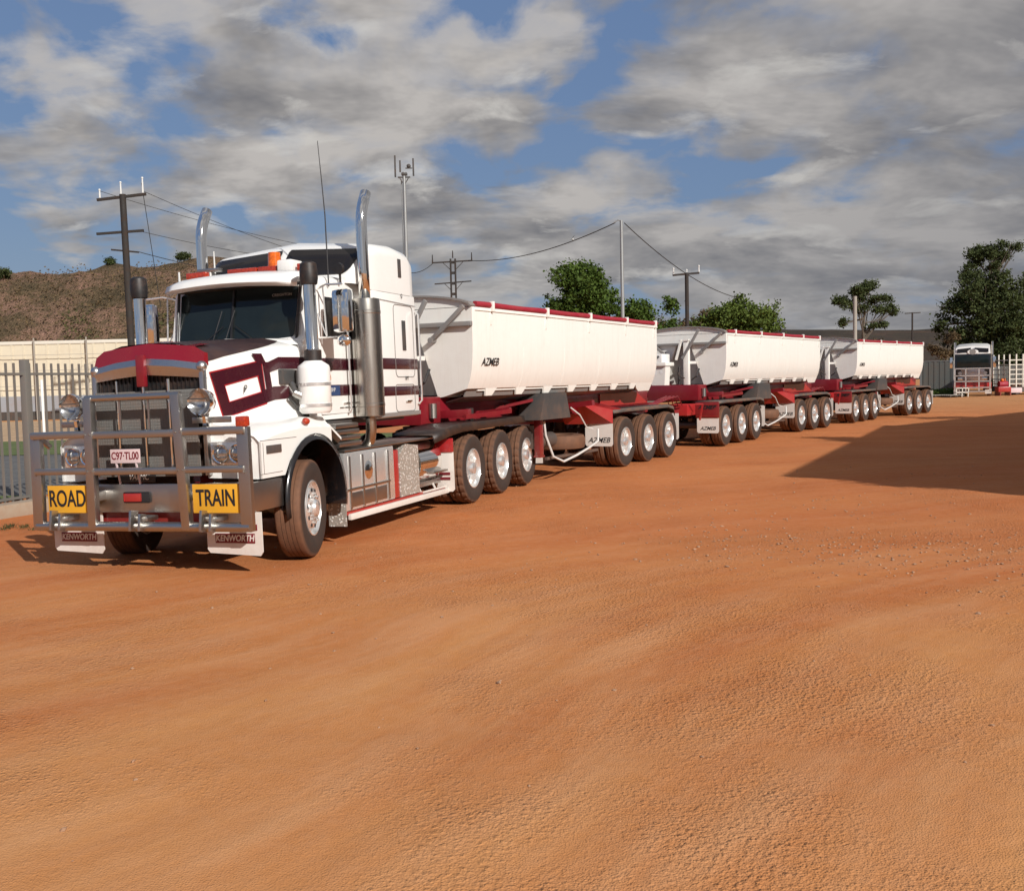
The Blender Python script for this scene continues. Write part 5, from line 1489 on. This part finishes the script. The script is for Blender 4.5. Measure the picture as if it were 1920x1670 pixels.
# pale house behind the trees
def house():
    y = 84; P = thing('house', 'pale rendered house partly hidden behind the trees beside the T shaped pole', 'house', (wx(1325, y), y, 0))
    m = MB(); m.box(-1.6, 1.6, -2, 3, 0, 6.0); m.build('wall', 'house_white', P)
    m = MB(); m.loft([[(-1.8, -2.2, 6.0), (0, -2.2, 6.9), (1.8, -2.2, 6.0)], [(-1.8, 3.2, 6.0), (0, 3.2, 6.9), (1.8, 3.2, 6.0)]]); m.build('roof', 'mid_grey', P)
    for xx in (-.9, .7):
        m = MB(); m.box(xx-.35, xx+.35, -2.03, -1.99, 3.9, 5.1); m.build('window', 'side_glass', P)
house()
m = MB(); m.box(-3, 3, -2, 2, 0, 5.6); 
sh = thing('low_building', 'flat roofed grey building just left of the round tree', 'building', (wx(1045, 90), 90, 0))
m.build('wall', 'mid_grey', sh)
m = MB(); m.box(-3.15, 3.15, -2.15, 2.15, 5.6, 5.95); m.build('roof', 'dark_grey', sh)
m = MB(); m.box(-1, 0, -2.03, -1.99, 1, 2.2); m.build('window', 'side_glass', sh)

# ------------------------------------------------------------------ parked truck in the distance
def parked_truck():
    a = R(-26) 
    P = thing('parked_truck', 'dark cab over truck with chrome bull bar parked nose on under the dark trees', 'truck', (32.3, 70.5, 0), (0, 0, a))
    m = MB(); m.box(-1.15, 1.15, .1, 2.2, .95, 2.95, .06); m.build('cab', 'black_gloss', P)
    m = MB(); m.box(-1.12, 1.12, .15, 2.2, 2.95, 3.05, .03)
    m.loft([[(-1.12, .2, 3.0), (-1.08, .25, 3.38), (-.9, .3, 3.47), (0, .3, 3.53), (.9, .3, 3.47), (1.08, .25, 3.38), (1.12, .2, 3.0)], [(-1.12, 2.2, 3.0), (-1.08, 2.2, 3.6), (-.9, 2.2, 3.7), (0, 2.2, 3.75), (.9, 2.2, 3.7), (1.08, 2.2, 3.6), (1.12, 2.2, 3.0)]])
    m.build('roof_fairing', 'white', P, smooth=30)
    for s in (-1, 1):
        m = MB(); m.poly([(s*.12, .17, 3.10), (s*1.0, .13, 3.05), (s*1.0, .18, 3.32), (s*.12, .21, 3.40)], .02, (0, -1, 0)); m.build('roof_window', 'side_glass', P)
    m = MB(); m.lathe([(0, .001), (0, .33), (.03, .36)], 24, 'Y', Matrix.Translation((0, .10, 3.10)) @ Matrix.Diagonal((1, 1, .5, 1))); m.build('roof_badge', 'white', P)
    m = MB(); m.disc((0, .09, 3.11), .2, (0, -1, 0)); o = m.build('badge_face', 'mid_grey', P)
    m = MB(); m.box(-1.02, 1.02, .06, .1, 2.05, 2.85, .02); m.build('windscreen', 'windscreen', P)
    m = MB()
    for k in range(9): m.box(-.75, .75, .04, .1, 1.1+k*.09, 1.15+k*.09)
    m.build('grille', 'chrome', P)
    m = MB(); m.box(-1.2, 1.2, -.12, .1, .55, .95, .03); m.build('bumper', 'red', P)
    m = MB()
    yb = -.30
    for s in (-1, 1):
        m.bar((s*1.12, yb, .32), (s*1.12, yb, 1.95), .09, .06); m.bar((s*.42, yb, .30), (s*.42, yb, 1.95), .08, .06)
    for z in (.34, .62, 1.05, 1.45, 1.95): m.bar((-1.15, yb, z), (1.15, yb, z), .06, .07)
    m.build('bull_bar', 'alloy_bright', P)
    for s in (-1, 1):
        m = MB(); m.lathe([(0, .001), (0, .12), (.06, .13), (.1, .09)], 18, 'Y', Matrix.Translation((s*.8, yb-.08, 1.62))); m.build('driving_light', 'lens_clear', P)
        m = MB(); m.box(s*.78-.16, s*.78+.16, 0, .1, 1.12, 1.34, .02); m.build('headlight', 'chrome', P)
        m = MB(); m.box(s*1.38-.09, s*1.38+.09, .2, .3, 2.0, 2.75, .02); m.bar((s*1.15, .25, 2.7), (s*1.38, .25, 2.7), .03); m.build('mirror', 'chrome', P)
        m = MB(); m.cyl((s*1.22, 2.35, 1.2), (s*1.22, 2.35, 3.85), .08, n=12); m.build('exhaust_stack', 'chrome', P)
        m = MB(); m.lathe([(-.14, .3), (-.14, .48), (-.1, .52), (.1, .52), (.14, .48), (.14, .3), (.05, .25), (.05, .001)], 28, 'X', Matrix.Translation((s*1.05, 1.0, .52))); m.build('wheel', 'rubber', P)
        m = MB(); m.lathe([(-.14, .3), (-.14, .48), (-.1, .52), (.1, .52), (.14, .48), (.14, .3), (.05, .25), (.05, .001)], 28, 'X', Matrix.Translation((s*1.05, 5.0, .52))); m.build('wheel', 'rubber', P)
        m = MB(); m.poly([(s*1.2, .0, .5), (s*.8, .0, .5), (s*.8, .0, .18), (s*1.2, .0, .18)], .02, (0, 1, 0)); m.build('mud_flap', 'white_flap', P)
    m = MB()
    for s in (-1, 1): m.box(s*.45-.05, s*.45+.05, .3, 6.5, .7, .95)
    m.build('chassis', 'dark_grey', P)
    m = MB(); m.box(-1.2, 1.2, 2.5, 6.3, 1.1, 1.25); m.build('deck', 'dark_grey', P)
parked_truck()
# cream lattice crate and red machine right of it
def crate():
    y = 72; P = thing('stock_crate', 'cream steel lattice stock crate at the right edge', 'stock crate', (wx(1893, y), y, 0), (0, 0, 0))
    m = MB()
    for k in range(6): m.box(0, 3.4, -.03, .03, .75+k*.34, .82+k*.34)
    for k in range(8): m.box(k*.48, k*.48+.08, -.05, .05, .55, 2.9)
    for k in range(6): m.box(0, .05, 0, 4, .75+k*.34, .82+k*.34)
    for k in range(6): m.box(0, .08, k*.78, k*.78+.08, .55, 2.9)
    m.build('crate_frame', 'house_white', P)
    m = MB(); m.box(.0, 3.4, 0, 4.0, .45, .58); m.build('deck', 'dark_grey', P)
    for xx in (.7, 2.4):
        m = MB(); m.cyl((xx, .3, .40), (xx, .6, .40), .40, n=24); m.build('wheel', 'rubber', P)
    m = MB(); m.box(.1, .9, -.12, -.05, .15, .5, .02); m.build('ramp', 'plate_pink', P)
crate()
def pump():
    y = 71; P = thing('pump_unit', 'small red pump unit on skids between the parked truck and the crate', 'pump', (wx(1882, y), y, 0))
    m = MB(); m.box(-.45, .45, -.3, .3, .25, .62, .04); m.build('frame', 'red', P)
    m = MB(); m.cyl((-.3, 0, .8), (.3, 0, .8), .22, n=20); m.build('tank', 'tarp_red', P, smooth=40)
    m = MB(); m.sphere((-.1, -.1, 1.08), .12); m.bar((.15, 0, .9), (.15, 0, 1.2), .05); m.build('motor', 'lens_orange', P)
    m = MB()
    for s in (-1, 1): m.box(s*.35-.04, s*.35+.04, -.4, .4, 0, .25)
    m.build('skid', 'deep_red', P)
pump()
# timber offcuts on the ground left of the parked truck
for i, (px, y, w_, lab) in enumerate(((1766, 71, 1.3, 'leftmost low timber pallet beside the weeds'), (1788, 70, 1.1, 'low timber pallet nearest the parked truck'))):
    P = thing('pallet', lab, 'pallet', (wx(px, y), y, 0), (0, 0, .2*i), 'pallets by the parked truck')
    m = MB()
    for k in range(5): m.box(-w_/2, w_/2, -.5+k*.22, -.38+k*.22, .12, .15)
    m.build('deck', 'timber_light', P)
    m = MB()
    for k in range(3): m.box(-w_/2+k*(w_-.1)/2, -w_/2+k*(w_-.1)/2+.1, -.5, .5, .0, .12)
    m.build('bearer', 'timber', P)
m = MB()
for xx in (0, .42, .84): m.bar((xx, 0, 0), (xx+.05, 0, .62), .05)
m.bar((0, 0, .60), (.9, 0, .60), .05); m.bar((0, 0, .3), (.9, 0, .3), .05)
o = m.build('sawhorse', 'house_white'); o.location = (wx(1789, 70), 69.6, 0); tag(o, 'small cream frame standing left of the parked truck', 'frame')

# ------------------------------------------------------------------ unseen sheds added at right, shaped to throw the big shadow
def shed(pts, h, label):
    P = thing('shed', label, 'shed')
    m = MB(); m.poly([(x, y, 0) for x, y in pts], h-.15, (0, 0, 1)); m.build('wall', 'shed_green', P)
    cx = sum(p[0] for p in pts)/4; cy = sum(p[1] for p in pts)/4
    m = MB(); m.poly([(cx+(x-cx)*1.02, cy+(y-cy)*1.02, h-.15) for x, y in pts], .15, (0, 0, 1)); m.build('roof', 'galv', P)
    a, b = Vector((*pts[0], 0)), Vector((*pts[1], 0)); d = (b-a).normalized(); n = Vector((-d.y, d.x, 0))
    if n.dot(Vector((cx, cy, 0))-a) > 0: n = -n
    m = MB()
    L = (b-a).length
    for k in range(2):
        c = a + d*(L*(.3+.4*k)) + n*.03
        m.bar(tuple(c - d*1.8 + Vector((0, 0, 2))), tuple(c + d*1.8 + Vector((0, 0, 2))), .04, 4.0)
    m.build('roller_door', 'sheet_grey', P)
k = 6*.98; q = 6*1.5
A_ = (5.07+k, 18.38-q); B_ = (12.9+k, 34.6-q)
shed([A_, B_, (B_[0]+9, B_[1]-4.2), (A_[0]+9, A_[1]-4.6)], 6.0, 'unseen green shed added off the right edge to cast the shadow on the dirt')
A2 = (13.0+k, 34.6-q); B2 = (24+k, 45.2-q)
shed([(A2[0]+.3, A2[1]), B2, (B2[0]+7, B2[1]-8), (A2[0]+7.3, A2[1]-8)], 6.0, 'second unseen green shed, added off the right edge to extend the shadow')

# unseen trees added beside the sheds: their crowns roughen the edge of the shadow
for i, (sx, sy, zc, r_, lab) in enumerate(((7.0, 17.1, 5.6, .9, 'unseen small tree added to roughen the shadow of the first green shed, near corner'), (9.6, 28.0, 5.8, 1.0, 'unseen small tree added to roughen the shadow of the first green shed, long side'), (17.0, 39.6, 6.0, 1.3, 'unseen small tree added to roughen the shadow of the second green shed'))):
    tree('tree', lab, None, sx+zc*.98, sy-zc*1.5, 0, [(0, 0, zc, r_, r_, r_*.8), (r_*.7, .3, zc-.7, r_*.7, r_*.7, r_*.6)], (zc-.4, .12, .06, .1), 'leaf_green', 2600, .16, 70+i, limbs=6)
